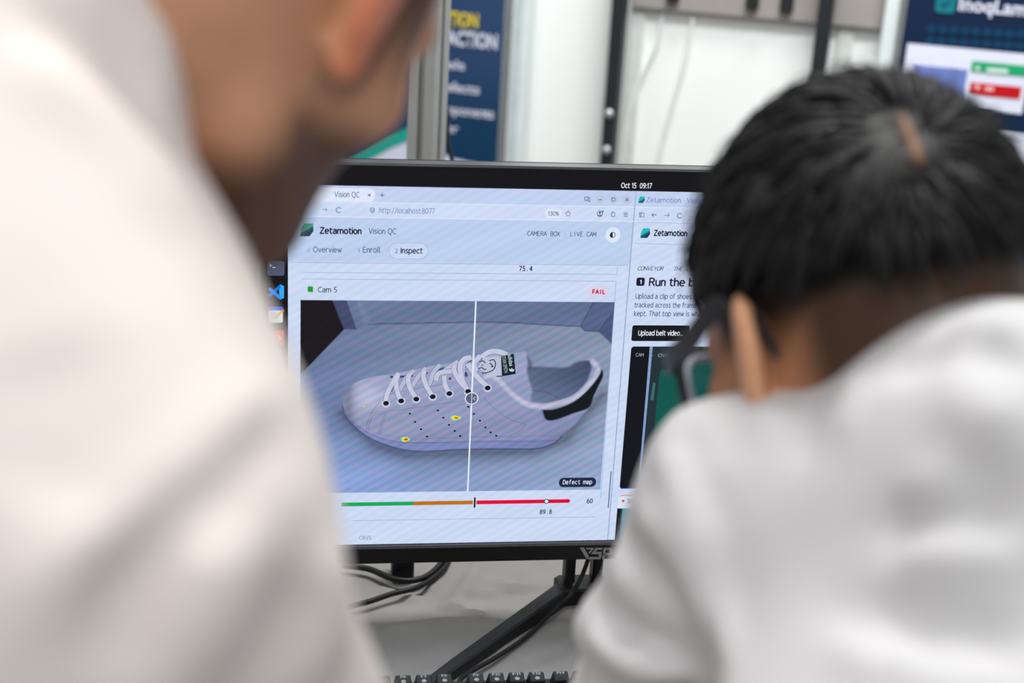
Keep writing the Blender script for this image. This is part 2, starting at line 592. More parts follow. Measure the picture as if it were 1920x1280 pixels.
m_pink = mat('print_pink', (240, 176, 180), 0.5)
for m_, rows in ((m_pale, ((1829, 128, 8, 8), (1850, 131, 40, 9))), (m_pink, ((1828, 163, 9, 9), (1847, 166, 16, 8)))):
    for u, v, wd, ht in rows:
        wall_poly('print_bar', [(u, v - ht / 2), (u + wd, v + wd * 0.07 - ht / 2), (u + wd, v + wd * 0.07 + ht / 2), (u, v + ht / 2)], m_, e1 + 0.002, br)
s0, z0 = wall_se(wl(1752, 23, e1))
hw = wall_se(wl(1790, 23, e1))[0] - s0
rr = []
for cx, cz, a0 in ((1, 0, -90), (1, 1, 0), (0, 1, 90), (0, 0, 180)):
    for k in range(5):
        a = radians(a0 + 22.5 * k)
        q = 0.22
        rr.append((s0 + hw * (q + cx * (1 - 2 * q) + q * cos(a)), z0 + hw * (q + cz * (1 - 2 * q) + q * sin(a))))
obj('banner_emblem', [wall_pt(s, z, e1) for s, z in rr], [tuple(range(20))], mat('print_teal', (14, 116, 128), 0.5), br)
tick = [(0.25, 0.5), (0.32, 0.57), (0.43, 0.42), (0.7, 0.72), (0.77, 0.64), (0.43, 0.27)]
obj('emblem_tick', [wall_pt(s0 + hw * x, z0 + hw * y, e1 + 0.001) for x, y in tick], [tuple(range(6))], mat('print_teal_dark', (6, 70, 96), 0.5), br)
wall_text('InoqLam', (1797, 19), 1925, 26, m_bwhite, e1, br, 0.02)
dots = MB()
for row, v0 in enumerate((54, 76)):
    for k in range(12):
        c = wl(1746 + 21 * k - row * 2, v0 + 1.3 * k, e1)
        ring = [c + (WE * cos(a) + UPZ * sin(a)) * 0.0082 for a in np.linspace(0, 2 * pi, 12, endpoint=False)]
        dots.add(ring, [tuple(range(12))])
dots.obj('dot_pattern', mat('print_dots', (0, 54, 88), 0.5), br)

# dark uprights with bolts, white pole, grey panel
m_bolt = mat('bolt_steel', (200, 205, 208), 0.3, 0.6, 0.6)
for (u, v), lab, bolts in (((1151, 160), 'black upright post with two silver bolts beside the navy banner', ((1143, 213), (1135, 281))),
                           ((1541, 80), 'black upright post rising behind the dark-haired head', ())):
    p = wl(u, v, 0.045)
    s = wall_se(p)[0]
    r = root('upright_post', lab, 'post', wall_pt(s, 0, 0.045), group='black uprights at the white wall')
    MB().frame_box(wall_pt(s, 1.05, 0.045), WAX, (0.0125, 0.02, 1.05), 0.003).obj('post_bar', m_blackm, r)
    MB().frame_box(wall_pt(s, 0.006, 0.045), WAX, (0.03, 0.02, 0.006), 0.002).obj('foot_plate', m_blackm, r)
    for bu, bv in bolts:
        c = wall_pt(s, wall_se(wl(bu, bv, 0.066))[1], 0.0648)
        MB().tube([c, c + WN * 0.004, c + WN * 0.0065], [0.008, 0.008, 0.004], 12).obj('bolt', m_bolt, r)
s = wall_se(wl(970, 160, 0.04))[0]
pole = root('white_pole', 'white square pole between navy banner and white wall', 'pole', wall_pt(s, 0, 0.04), group='white poles at the wall')
m_wp = mat('white_lacquer', (216, 226, 226), 0.35, var=0.02)
MB().frame_box(wall_pt(s, 1.0, 0.03), WAX, (0.018, 0.02, 1.0), 0.004).obj('pole_tube', m_wp, pole)
MB().frame_box(wall_pt(s, 1.0, 0.0505), WAX, (0.006, 0.0018, 1.0)).obj('pole_groove', mat('pole_groove', (196, 210, 212), 0.4), pole)
s = wall_se(wl(1668, 60, 0.04))[0]
pole2 = root('white_pole', 'white square pole at left edge of the right banner', 'pole', wall_pt(s, 0, 0.03), group='white poles at the wall')
MB().frame_box(wall_pt(s, 1.0, 0.03), WAX, (0.014, 0.02, 1.0), 0.004).obj('pole_tube', m_wp, pole2)
sa, za = wall_se(wl(1182, 13, 0.03))
sb, _ = wall_se(wl(1655, 40, 0.03))
gp = root('grey_panel', 'grey panel mounted across the white wall between the black posts', 'panel', wall_pt((sa + sb) / 2, za, 0.010))
MB().frame_box(wall_pt((sa + sb) / 2, za + 0.2, 0.010), WAX, ((sb - sa) / 2, 0.008, 0.2), 0.003).obj('panel_board', mat('panel_grey', (150, 145, 142), 0.7, var=0.03), gp)
for u in (1260, 1410, 1475):
    s_ = wall_se(wl(u, 5, 0.03))[0]
    MB().frame_box(wall_pt(s_, za + 0.035, 0.024), WAX, (0.012, 0.006, 0.018), 0.003).obj('clip', m_blackm, gp)
for pts, lab in ((((1245, 14), (1232, 80), (1205, 140), (1180, 210), (1165, 300), (1150, 420)), 'thin pale cable hanging down the white wall, nearer the bolted post'),
                 (((1300, 30), (1285, 110), (1262, 190), (1240, 280), (1225, 420)), 'thin pale cable hanging down the white wall, farther from the bolted post')):
    P3 = smooth_path([wl(u, v, 0.006) for u, v in pts], 6)
    o = MB().tube(P3, 0.0035, 6).obj('hanging_cable', mat('pale_cable', (228, 233, 231), 0.5), None, True)
    tag(o, lab, 'cable', 'cables hanging on the wall')

# aluminium profile standing behind the monitor
pc = at(803, 160, 1.80)
th = radians(24)
EA = np.array([cos(th), -sin(th), 0])       # along the wide face
EB = np.array([sin(th), cos(th), 0])        # away from the camera
half = 0.0185
ext = root('aluminium_profile', 'slotted aluminium profile upright standing behind the monitor', 'profile', (pc[0], pc[1], 0))
sec = []
for q in range(4):
    ca, sa_ = cos(q * pi / 2), sin(q * pi / 2)
    for x, y in ((-half, -half), (-0.0045, -half), (-0.0045, -half + 0.004), (-0.009, -half + 0.004), (-0.009, -half + 0.009), (0.009, -half + 0.009), (0.009, -half + 0.004), (0.0045, -half + 0.004), (0.0045, -half)):
        sec.append((x * ca - y * sa_, x * sa_ + y * ca))
n = len(sec)
V = [np.array([pc[0], pc[1], z]) + EA * x + EB * y for z in (0.0, 1.62) for x, y in sec]
obj('profile_bar', V, [(i, (i + 1) % n, n + (i + 1) % n, n + i) for i in range(n)] + [tuple(range(n))[::-1], tuple(range(n, 2 * n))], m_alu, ext)
MB().frame_box((pc[0], pc[1], 0.006), [EA, EB, UPZ], (0.05, 0.05, 0.006), 0.004).obj('foot_plate', m_blackm, ext)
MB().frame_box((pc[0], pc[1], 1.632), [EA, EB, UPZ], (half, half, 0.012), 0.003).obj('end_cap', m_black, ext)
cb = smooth_path([at(838, 200, 1.90), at(840, 262, 1.90), at(846, 294, 1.90), at(851, 320, 1.90), at(862, 420, 1.91), at(880, 700, 1.96)], 8)
o = MB().tube(cb, 0.0028, 8).obj('black_cable', m_black, None, True)
tag(o, 'black cable dropping behind the monitor next to the aluminium profile', 'cable')

# ------------------------------------------------------------------ table with grey cloth
m_cloth = mat('grey_cloth', (140, 139, 137), 0.85, var=0.06, scale=25, bump=0.15)
tb = root('table', 'long table under a grey cloth carrying the monitor', 'table', (0.05, 1.2, 0))
TX0, TX1, TY0, TY1 = -1.0, 1.15, 0.80, 1.62
MB().frame_box(((TX0 + TX1) / 2, (TY0 + TY1) / 2, 0.725), np.eye(3), ((TX1 - TX0) / 2, (TY1 - TY0) / 2, 0.0125), 0.004).obj('tabletop', mat('table_white', (200, 200, 198), 0.5), tb)
for x in (TX0 + 0.07, TX1 - 0.07):
    for y in (TY0 + 0.07, TY1 - 0.07):
        MB().frame_box((x, y, 0.357), np.eye(3), (0.02, 0.02, 0.357), 0.004).obj('leg', m_blackm, tb)
nx, ny = 260, 130
gx = np.linspace(TX0 - 0.03, TX1 + 0.03, nx)
gy = np.concatenate([np.full(10, TY0 - 0.02), np.linspace(TY0 - 0.012, TY1 + 0.01, ny - 10)])
X, Y = np.meshgrid(gx, gy)
Z = np.full_like(X, DESK_Z - 0.0012)
ridges = [([(720, 1105), (800, 1125), (870, 1148), (900, 1152)], 0.006, 0.005), ([(800, 1123), (900, 1118), (1030, 1098)], 0.006, -0.004),
          ([(905, 1045), (880, 1090), (850, 1135)], 0.010, 0.006), ([(930, 1090), (985, 1100), (1040, 1096)], 0.006, 0.004),
          ([(735, 1262), (800, 1248), (880, 1225)], 0.005, -0.003), ([(740, 1180), (850, 1165), (960, 1170)], 0.012, 0.003),
          ([(860, 1050), (830, 1075), (810, 1100)], 0.010, 0.005), ([(1050, 1165), (1000, 1185), (950, 1215)], 0.008, 0.003), ([(1100, 1190), (1040, 1225), (960, 1250)], 0.006, -0.003)]
ridges = [(p_, w_ * 0.9, a_ * 1.5) for p_, w_, a_ in ridges]
for pts, wd, amp in ridges:
    P = smooth_path([on_level(u, v, DESK_Z) for u, v in pts], 8)[:, :2]
    d2 = np.full(X.shape, 9.0)
    for a, b in zip(P[:-1], P[1:]):
        ab = b - a
        t = np.clip(((X - a[0]) * ab[0] + (Y - a[1]) * ab[1]) / (ab @ ab + 1e-12), 0, 1)
        d2 = np.minimum(d2, (X - a[0] - t * ab[0]) ** 2 + (Y - a[1] - t * ab[1]) ** 2)
    Z += amp * np.exp(-d2 / wd ** 2)
Z += 0.0011 * (np.sin(9 * X + 13 * Y + 2 * np.sin(7 * Y)) + np.sin(23 * X - 17 * Y + 3 * np.sin(5 * X)) + 0.6 * np.sin(41 * Y + 11 * X))
Z = np.clip(Z, DESK_Z - 0.008, None)
hubp, tipp = on_level(1085, 1118, DESK_Z), on_level(800, 1283, DESK_Z)
tipr = np.array([2 * hubp[0] - tipp[0] + 0.03, tipp[1] + 0.03, 0])
keep = np.full(X.shape, 9.0)
for q_ in (tipp, tipr):
    ab = (q_ - hubp)[:2]
    t = np.clip(((X - hubp[0]) * ab[0] + (Y - hubp[1]) * ab[1]) / (ab @ ab), 0, 1)
    keep = np.minimum(keep, np.hypot(X - hubp[0] - t * ab[0], Y - hubp[1] - t * ab[1]))
keep = np.minimum(keep, np.hypot(np.clip(np.abs(X + 0.05) - 0.20, 0, 9), np.clip(np.abs(Y - 1.05) - 0.09, 0, 9)))
k_ = np.clip((keep - 0.022) / 0.02, 0, 1)
Z = np.minimum(Z, DESK_Z - 0.0004) * (1 - k_) + Z * k_
drop = np.linspace(0.55, 0, 10)
for i in range(10):
    Z[i, :] = DESK_Z - 0.004 - drop[i]
    Y[i, :] = TY0 - 0.02 - 0.012 * np.sin(30 * gx) * drop[i] * 1.5
V = np.stack([X, Y, Z], -1).reshape(-1, 3)
i, j = np.meshgrid(np.arange(ny - 1), np.arange(nx - 1), indexing='ij')
a = (i * nx + j).ravel()
o = obj('tablecloth', V, np.stack([a, a + 1, a + nx + 1, a + nx], 1), m_cloth, None, True)
tag(o, 'wrinkled grey cloth spread over the table under the monitor', 'tablecloth')

# ------------------------------------------------------------------ monitor
yaw_m, tilt = radians(9), radians(1)
EX = rz(yaw_m) @ np.array([1.0, 0, 0])
EZ = rz(yaw_m) @ rx(-tilt) @ np.array([0, 0, 1.0])
EN = np.cross(EX, EZ)                      # out of the screen
MO = at(1193, 347, 1.36)
MAX_ = [EX, EN, EZ]


def S(a, b, c=0.0):
    return MO + EX * a + EZ * b + EN * c


def scr(u, v):
    p = on_plane(u, v, MO, EN) - MO
    return np.array([np.dot(p, EX), np.dot(p, EZ)])


a_st, c_st = -0.014, -0.046
hub0 = S(a_st, -0.4, c_st)
mon = root('monitor', 'wide black monitor showing a white sneaker inspection page on a V-shaped stand', 'monitor', (hub0[0], hub0[1], DESK_Z), yaw_m)
AW, BT, BB = 0.3515, 0.0122, -0.3773
# housing: shallow frame and deeper rear bulge
MB().frame_box(S(0, (0.0150 - 0.3975) / 2, -0.013), MAX_, (0.3575, 0.0125, (0.0150 + 0.3975) / 2), 0.003).obj('housing', m_black, mon)
MB().frame_box(S(0, -0.2, -0.030), MAX_, (0.22, 0.010, 0.12), 0.008).obj('rear_bulge', m_black, mon)
m_edge = mat('bezel_edge', (120, 122, 124), 0.3, 0.6, 0.5)
rim = MB()
rim.frame_box(S(0, 0.0150, -0.008), MAX_, (0.3575, 0.0075, 0.0012))
for sg in (-1, 1):
    rim.frame_box(S(sg * 0.3562, -0.19, -0.008), MAX_, (0.0013, 0.0075, 0.2045))
rim.obj('bezel_rim', m_edge, mon)
MB().frame_box(S(0, -0.3895, 0.0008), MAX_, (0.3575, 0.0028, 0.0080), 0.001).obj('chin', m_black, mon)
MB().frame_box(S(0, -0.3797, 0.0012), MAX_, (0.3575, 0.0022, 0.0016)).obj('chin_strip', mat('chin_strip', (112, 112, 114), 0.4, 0.5, 0.5, var=0.15, scale=400), mon)
# stand
for sg in (-1, 1):
    MB().frame_box(S(a_st + sg * 0.0150, -0.355, c_st), MAX_, (0.0055, 0.010, 0.094), 0.002).obj('stand_post', m_black, mon)
HX = rz(yaw_m) @ np.eye(3)
hub = np.array([hub0[0], hub0[1], DESK_Z + 0.010])
MB().frame_box(hub + np.array([0, 0, -0.0005]), HX.T, (0.028, 0.017, 0.0095), 0.004).obj('stand_hub', m_black, mon)
tipL = on_level(800, 1283, DESK_Z + 0.006)
dl = (tipL - hub) @ HX
for sg in (1, -1):
    tl = np.array([dl[0] * sg, dl[1], 0])
    tip = hub + HX @ tl
    st = hub + HX @ np.array([sg * -0.020, -0.004, 0])
    dv = tip - st
    dv[2] = 0
    ln = np.linalg.norm(dv)
    dv /= ln
    sd = np.array([-dv[1], dv[0], 0])
    V, k = [], 0
    for t, hw_, z1 in ((0, 0.0095, 0.018), (0.35, 0.0085, 0.015), (0.8, 0.0075, 0.011), (0.98, 0.0065, 0.009), (1.0, 0.004, 0.006)):
        p = st + dv * ln * t
        p[2] = DESK_Z
        V += [p - sd * hw_, p + sd * hw_, p + sd * hw_ + UPZ * (z1 - 0.002), p + sd * (hw_ - 0.002) + UPZ * z1, p - sd * (hw_ - 0.002) + UPZ * z1, p - sd * hw_ + UPZ * (z1 - 0.002)]
    Fc = [tuple(range(6))[::-1], tuple(range(24, 30))]
    for q in range(4):
        for i_ in range(6):
            j_ = (i_ + 1) % 6
            Fc.append((q * 6 + i_, q * 6 + j_, q * 6 + 6 + j_, q * 6 + 6 + i_))
    obj('stand_leg', V, Fc, mat('stand_black', (30, 31, 34), 0.5, 0, 0.4, var=0.1, scale=200), mon)
# maker's lettering on the chin
m_logo = mat('logo_grey', (150, 150, 150), 0.45, 0.2, 0.4, var=0.05)
LG = [[(850, 1020), (886, 1020), (926, 1092), (908, 1118)], [(902, 1023), (972, 1023), (964, 1033), (908, 1033)], [(950, 1031), (966, 1031), (930, 1072), (924, 1062)],
      [(984, 1022), (1044, 1022), (1038, 1038), (974, 1038)], [(975, 1036), (998, 1036), (982, 1060), (958, 1060)], [(958, 1056), (1036, 1056), (1036, 1074), (946, 1074)], [(1014, 1070), (1036, 1070), (1034, 1104), (1008, 1104)], [(930, 1100), (1034, 1100), (1020, 1118), (914, 1118)],
      [(1053, 1022), (1116, 1022), (1130, 1036), (1050, 1040)], [(1106, 1036), (1130, 1036), (1130, 1070), (1104, 1070)], [(1046, 1066), (1130, 1066), (1114, 1084), (1046, 1084)], [(1050, 1038), (1072, 1038), (1062, 1116), (1040, 1116)]]
lg = MB()
for poly in LG:
    q = [scr(900 + x * 0.21875, 800 + y * 0.21875) for x, y in poly]
    m_ = len(q)
    lg.add([S(a, b, 0.0042) for a, b in q] + [S(a, b, 0.0030) for a, b in q], [tuple(range(m_))] + [(i_, (i_ + 1) % m_, m_ + (i_ + 1) % m_, m_ + i_) for i_ in range(m_)])
lg.obj('maker_lettering', m_logo, mon)

# screen and what it shows ------------------------------------------------------
m_dark = screen_mat('screen_dark', (13, 12, 16), 0)
screen = obj('screen', [S(-AW, BB, 0.0), S(AW, BB, 0.0), S(AW, BT, 0.0), S(-AW, BT, 0.0)], [(0, 1, 2, 3)], m_dark, mon, label='lit screen with browser windows')
LAY = 0.00012


def SM(rgb, moire=0.0):
    return screen_mat('screen_%d_%d_%d_%d' % (*rgb, int(moire * 1000)), rgb, moire)


def spoly(name, ab, m, layer):
    return obj(name, [S(a, b, layer * LAY) for a, b in ab], [tuple(range(len(ab)))], m, screen)


def ppoly(name, pts, m, layer):
    return spoly(name, [scr(*p) for p in pts], m, layer)


def rrect_ab(a0, b0, a1, b1, r, n=5):
    r = min(r, abs(a1 - a0) / 2, abs(b1 - b0) / 2)
    out = []
    for cx, cy, s0_ in ((a1 - r, b0 + r, -90), (a1 - r, b1 - r, 0), (a0 + r, b1 - r, 90), (a0 + r, b0 + r, 180)):
        for k in range(n):
            t = radians(s0_ + 90 * k / (n - 1))
            out.append((cx + r * cos(t), cy + r * sin(t)))
    return out


def prect(name, u0, v0, u1, v1, m, layer, r_px=0.0):
    um, vm = (u0 + u1) / 2, (v0 + v1) / 2
    a0, a1 = scr(u0, vm)[0], scr(u1, vm)[0]
    b1, b0 = scr(um, v0)[1], scr(um, v1)[1]
    if r_px <= 0:
        ab = [(a0, b0), (a1, b0), (a1, b1), (a0, b1)]
    else:
        ab = rrect_ab(a0, b0, a1, b1, r_px * 0.00052)
    return spoly(name, ab, m, layer)


def stroke_ab(pts, w_):
    """flat ribbon following plane points"""
    P = np.asarray(pts, float)
    t = np.gradient(P, axis=0)
    t /= np.linalg.norm(t, axis=1)[:, None] + 1e-12
    nn = np.stack([-t[:, 1], t[:, 0]], 1)
    W = np.broadcast_to(np.asarray(w_, float), (len(P),))[:, None] / 2
    return np.concatenate([P + nn * W, (P - nn * W)])


def pstroke(name, px, w_px, m, layer, smooth=0, mb=None):
    pts = [scr(*p) for p in px]
    if smooth:
        pts = smooth_path(pts, smooth)
    k = len(pts)
    R_ = stroke_ab(pts, np.asarray(w_px) * 0.00052)
    V = [S(a, b, layer * LAY) for a, b in R_]
    Fc = [(i_ + 1, i_, k + i_, k + i_ + 1) for i_ in range(k - 1)]
    if mb is not None:
        mb.add(V, Fc)
        return None
    return obj(name, V, Fc, m, screen)


def pdisc(name, u, v, rx_, ry_, m, layer, inner=0.0, mb=None, n=20):
    c = scr(u, v)
    an = np.linspace(0, 2 * pi, n, endpoint=False)
    out = [(c[0] + rx_ * 0.00052 * cos(t), c[1] + ry_ * 0.00055 * sin(t)) for t in an]
    if inner:
        inn = [(c[0] + rx_ * inner * 0.00052 * cos(t), c[1] + ry_ * inner * 0.00055 * sin(t)) for t in an]
        V = [S(a, b, layer * LAY) for a, b in out + inn]
        Fc = [(i_, (i_ + 1) % n, n + (i_ + 1) % n, n + i_) for i_ in range(n)]
    else:
        V = [S(a, b, layer * LAY) for a, b in out]
        Fc = [tuple(range(n))]
    if mb is not None:
        mb.add(V, Fc)
        return None
    return obj(name, V, Fc, m, screen)


def stext(s, u0, v0, u1, h_px, m, layer=6, bold=0.0, shear=0.0, spacing=1.0):
    A = scr(u0, v0)
    a1 = scr(u1, v0)[0]
    h = scr(u0, v0 - h_px)[1] - A[1]
    stroke_text(s, lambda x, y: S(A[0] + x * (a1 - A[0]), A[1] + y * h, layer * LAY), m, screen, 'screen_lettering', (0.15 if spacing > 1.05 else 0.135) + bold * 3.6, shear, spacing > 1.05)


WBG = SM((203, 217, 243), 0.055)
WBG2 = SM((188, 207, 238), 0.05)
WTAB = SM((193, 208, 240), 0.05)
WWHITE = SM((222, 231, 250), 0.035)
INK, INK2, INK3 = SM((22, 24, 48)), SM((78, 88, 124)), SM((126, 142, 182))
LINE = SM((160, 178, 216))
bar_b = scr(900, 352.6)[1]
dock_a = scr(540, 590)[0]
# first window, second window
spoly('browser_window', [(dock_a, BB), (0, BB), (0, bar_b), (dock_a, bar_b)], WBG, 1)
spoly('browser_window', [(0.0006, BB), (AW, BB), (AW, bar_b), (0.0006, bar_b)], WBG, 1)
spoly('window_divider', [(-0.0004, BB), (0.0006, BB), (0.0006, bar_b), (-0.0004, bar_b)], SM((150, 168, 205)), 2)
for a0, a1 in ((dock_a, 0), (0.0006, AW)):
    spoly('tab_strip', [(a0, scr(800, 381)[1]), (a1, scr(800, 381)[1]), (a1, bar_b), (a0, bar_b)], WTAB, 2)
    spoly('toolbar_line', [(a0, scr(800, 409.5)[1]), (a1, scr(800, 409.5)[1]), (a1, scr(800, 408)[1]), (a0, scr(800, 408)[1])], WWHITE, 3)
    spoly('tab_line', [(a0, scr(800, 382)[1]), (a1, scr(800, 382)[1]), (a1, scr(800, 380.5)[1]), (a0, scr(800, 380.5)[1])], WWHITE, 3)
spoly('page_header', [(dock_a, scr(800, 492)[1]), (-0.0004, scr(800, 492)[1]), (-0.0004, scr(800, 410)[1]), (dock_a, scr(800, 410)[1])], WBG2, 2)
prect('active_tab', 560, 352, 703, 377, WWHITE, 3, 10)
prect('address_field', 688, 384, 1076, 408, SM((206, 219, 245), 0.04), 3, 8)
prect('zoom_chip', 1022, 391, 1053, 409, WWHITE, 4, 8)
stext('Oct 15  09:17', 1164, 351.5, 1222, 9, SM((225, 226, 236)), 6, 0.012)
stext('Vision QC', 627, 368.5, 674, 9.5, INK2)
stext('http://localhost:8077', 711, 398.5, 815, 9.5, INK3)
stext('130%', 1027, 403.5, 1048, 7.5, INK2)
stext('Zetamotion', 599, 437, 678, 11, INK, 6, 0.022)
stext('Vision QC', 691, 437.5, 743, 10, INK2)
stext('CAMERA BOX · LIVE CAM', 988, 441, 1118, 8, INK2, 6, 0, 0, 1.25)
stext('0', 576.5, 472, 581.5, 7, INK3)
stext('Overview', 587, 472, 641, 10, INK2)
stext('1', 670, 472.5, 674, 7, INK3)
stext('Enroll', 680, 472.5, 713, 10, INK2)
prect('nav_pill', 729, 455, 803, 485, LINE, 3, 14)
prect('nav_pill_face', 729.8, 455.8, 802.2, 484.2, SM((200, 216, 245), 0.05), 4, 14)
stext('2', 740.5, 473.5, 745.5, 7.5, SM((60, 110, 190)))
stext('Inspect', 751, 474, 792, 10, INK, 6, 0.01)
stext('75.4', 973, 507, 998, 8.5, INK, 6, 0.012, 0, 1.1)
lines = MB()
for px in (((545, 491.5), (1178, 497)), ((567, 510.5), (1157, 514)), ((565, 522.5), (1155, 527)), ((660, 975.5), (1117, 968.5)), ((1155, 527), (1126, 935)), ((1157.5, 500), (1156.5, 513))):
    pstroke('', px, 1.2, LINE, 3, 0, lines)
lines.obj('card_outline', LINE, screen)
prect('status_square', 577, 536.5, 587, 547, SM((34, 152, 34)), 4, 2)
stext('Cam 5', 596, 547, 632, 9.5, INK)
prect('fail_chip', 1102, 535.5, 1141.5, 556, SM((222, 208, 232)), 4, 10)
stext('FAIL', 1110, 550, 1134, 7.5, SM((180, 24, 60)), 6, 0.03, 0, 1.2)
# icons
def icon(name, strokes, m, w_=1.3, discs=()):
    b_ = MB()
    for px in strokes:
        pstroke('', px, w_, m, 6, 0, b_)
    for dd in discs:
        pdisc('', dd[0], dd[1], dd[2], dd[2], m, 6, dd[3], b_)
    return b_.obj(name, m, screen)


icon('tab_close_icon', [((689.5, 362.5), (695, 368)), ((695, 362.5), (689.5, 368))], INK2)
icon('new_tab_icon', [((712, 365.2), (721, 365.4)), ((716.5, 361), (716.4, 369.6))], INK2)
icon('forward_icon', [((604, 392), (613.5, 392.3)), ((610, 389), (613.5, 392.3), (610, 395.5))], INK3)
icon('minimise_icon', [((1122, 374), (1128, 374.1))], INK2)
icon('maximise_icon', [((1147, 370.5), (1153, 370.6), (1153, 376.4), (1147, 376.3), (1147, 370.5))], INK2)
icon('close_icon', [((1172.5, 371), (1178, 376.5)), ((1178, 371), (1172.5, 376.5))], INK2)
icon('menu_icon', [((1169, 398.8), (1177, 399)), ((1169, 402), (1177, 402.2)), ((1169, 405.2), (1177, 405.4))], INK2)
icon('sidebar_icon', [((1199, 398.5), (1207, 398.7), (1207, 406.5), (1199, 406.3), (1199, 398.5)), ((1201.5, 398.5), (1201.5, 406.3))], INK2)
icon('back_icon', [((1222, 402.3), (1231, 402.6)), ((1225.5, 398.8), (1222, 402.3), (1225.5, 405.8))], INK2)
icon('forward_icon', [((1246, 403), (1255, 403.3)), ((1251.5, 399.5), (1255, 403.3), (1251.5, 406.5))], INK3)
icon('tab_search_icon', [((1100, 375.4), (1096, 375), (1096, 369), (1104.5, 369.2), (1104.5, 371)), ((1104, 376), (1106.5, 378.5))], INK2, 1.4, ((1103, 374, 2.8, 0.6),))
icon('extension_icon', [((1146, 398.5), (1148, 398.5), (1148.5, 396.5), (1150, 396.5), (1150.5, 398.5), (1152.5, 398.6), (1152.6, 405.4), (1145.6, 405.2), (1146, 402.5), (1147.5, 401.6), (1146, 400.6), (1146, 398.5))], INK2)
icon('shield_icon', [((694.3, 391), (698, 389.3), (702, 391), (701.6, 395.5), (698, 399.3), (694.8, 395.5), (694.3, 391)), ((696.3, 393.8), (698, 395.4), (700.5, 392.2))], INK2)
st_ = [(1065 + 6 * (1 if k % 2 == 0 else 0.45) * sin(k * pi / 5), 400.3 - 6 * (1 if k % 2 == 0 else 0.45) * cos(k * pi / 5)) for k in range(11)]
icon('bookmark_icon', [st_], INK2, 1.1)
icon('account_icon', [((1121.5, 403.2), (1127.5, 403.2))], INK2, 2, ((1124.5, 400.5, 5.6, 0.78), (1124.5, 398.6, 2, 0)))
for u, v, r_ in ((635, 393.3, 4.7), (1274, 404, 4.5)):
    icon('reload_icon', [[(u + r_ * cos(t), v + r_ * sin(t)) for t in np.linspace(-0.6, -0.6 - 5.0, 16)]], INK2)
for u in (1125, 1150, 1175):
    pdisc('window_button', u, 373.6, 8, 8, SM((186, 199, 226)), 4)
pdisc('blue_dot', 1130, 396, 2, 2, SM((0, 150, 240)), 7)
pdisc('theme_button', 1149, 439.8, 14, 14, WWHITE, 4)
pdisc('theme_icon', 1148.5, 440, 5.4, 5.4, INK, 5, 0.78)
ppoly('theme_icon', [(1148.5 - 5.2 * cos(t), 440 + 5.2 * sin(t)) for t in np.linspace(-pi / 2, pi / 2, 10)], INK, 6)
# app emblem twice: teal folded leaf
for (u, v, k), cols in (((575.5, 430.5, 12), ((64, 160, 140), (48, 82, 96), (40, 66, 84))), ((1209.5, 436.5, 9), ((30, 186, 190), (16, 110, 124), (6, 60, 84))), ((1202.5, 374, 6), ((40, 180, 184), (30, 130, 140), (20, 90, 110)))):
    ppoly('app_emblem', [(u - k * 0.9, v - k * 0.1), (u - k * 0.4, v - k), (u + k, v - k), (u + k, v - k * 0.55), (u - k * 0.9, v + k * 0.6)], SM(cols[0]), 5)
    ppoly('app_emblem', [(u - k, v + k * 0.55), (u + k, v - k * 0.55), (u + k, v - k * 0.1), (u - k, v + k)], SM(cols[1]), 6)
    ppoly('app_emblem', [(u - k, v + k), (u + k, v - k * 0.25), (u + k, v + k * 0.2), (u + k * 0.4, v + k)], SM(cols[2]), 7)
# gauge
GR, OR_, RD = SM((22, 168, 86), 0.03), SM((192, 112, 10), 0.05), SM((226, 0, 52), 0.04)
pstroke('gauge_green', [(640, 945.2), (775, 943)], 8, GR, 4)
pstroke('gauge_orange', [(775, 943), (889, 941.2)], 8, OR_, 4)
pstroke('gauge_red', [(893, 941.2), (1065, 938.5)], 8, RD, 4)
pdisc('gauge_red', 1065, 938.5, 4, 4, RD, 4)
pstroke('gauge_marker_edge', [(890.5, 930.5), (889.3, 952)], 6.5, WWHITE, 5)
pstroke('gauge_marker', [(890.4, 931.5), (889.4, 951)], 3.6, SM((6, 26, 40)), 6)
pdisc('gauge_knob', 1024.5, 939, 5, 5, SM((6, 26, 40)), 5)
pdisc('gauge_knob', 1024.5, 939, 3.6, 3.6, SM((220, 232, 244)), 6)
stext('60', 1099.5, 942, 1111, 7.5, INK, 6, 0.012)
stext('89.8', 1011.5, 962.5, 1034.5, 7.5, INK, 6, 0.01, 0, 1.1)
stext('ONS', 673, 1011, 697, 7, SM((150, 165, 196)), 6, 0, 0, 1.3)
pstroke('scroll_thumb', [(1145.6, 883), (1140.2, 951.5)], 1.8, SM((52, 76, 110)), 4)
# second window
stext('Zetamotion · Vision', 1211, 378.5, 1318, 9, INK3)
stext('Zetamotion', 1225, 441, 1288, 10, INK, 6, 0.022)
stext('CONVEYOR · THE LINE', 1195, 506, 1311, 7, INK2, 6, 0, 0.25, 1.3)
ln2 = MB()
for px in (((1193, 416), (1500, 424)), ((1190, 456), (1500, 464))):
    pstroke('', px, 1.0, LINE, 3, 0, ln2)
ln2.obj('card_outline', LINE, screen)
prect('step_badge', 1193, 520, 1208.5, 535.5, INK, 4, 3.5)
stext('1', 1199, 531.5, 1202.5, 7, SM((225, 232, 245)), 6, 0.02)
stext('Run the belt', 1216, 535, 1326, 14, INK, 6, 0.012)
stext('Upload a clip of shoes run', 1191, 559, 1314, 9, SM((54, 70, 120)))
stext('tracked across the frame', 1189, 575.5, 1306, 9, SM((54, 70, 120)))
stext('kept. That top view is what', 1188, 591.5, 1318, 9, SM((54, 70, 120)))
prect('upload_button', 1184.5, 609.5, 1292, 639, SM((16, 18, 24)), 4, 4)
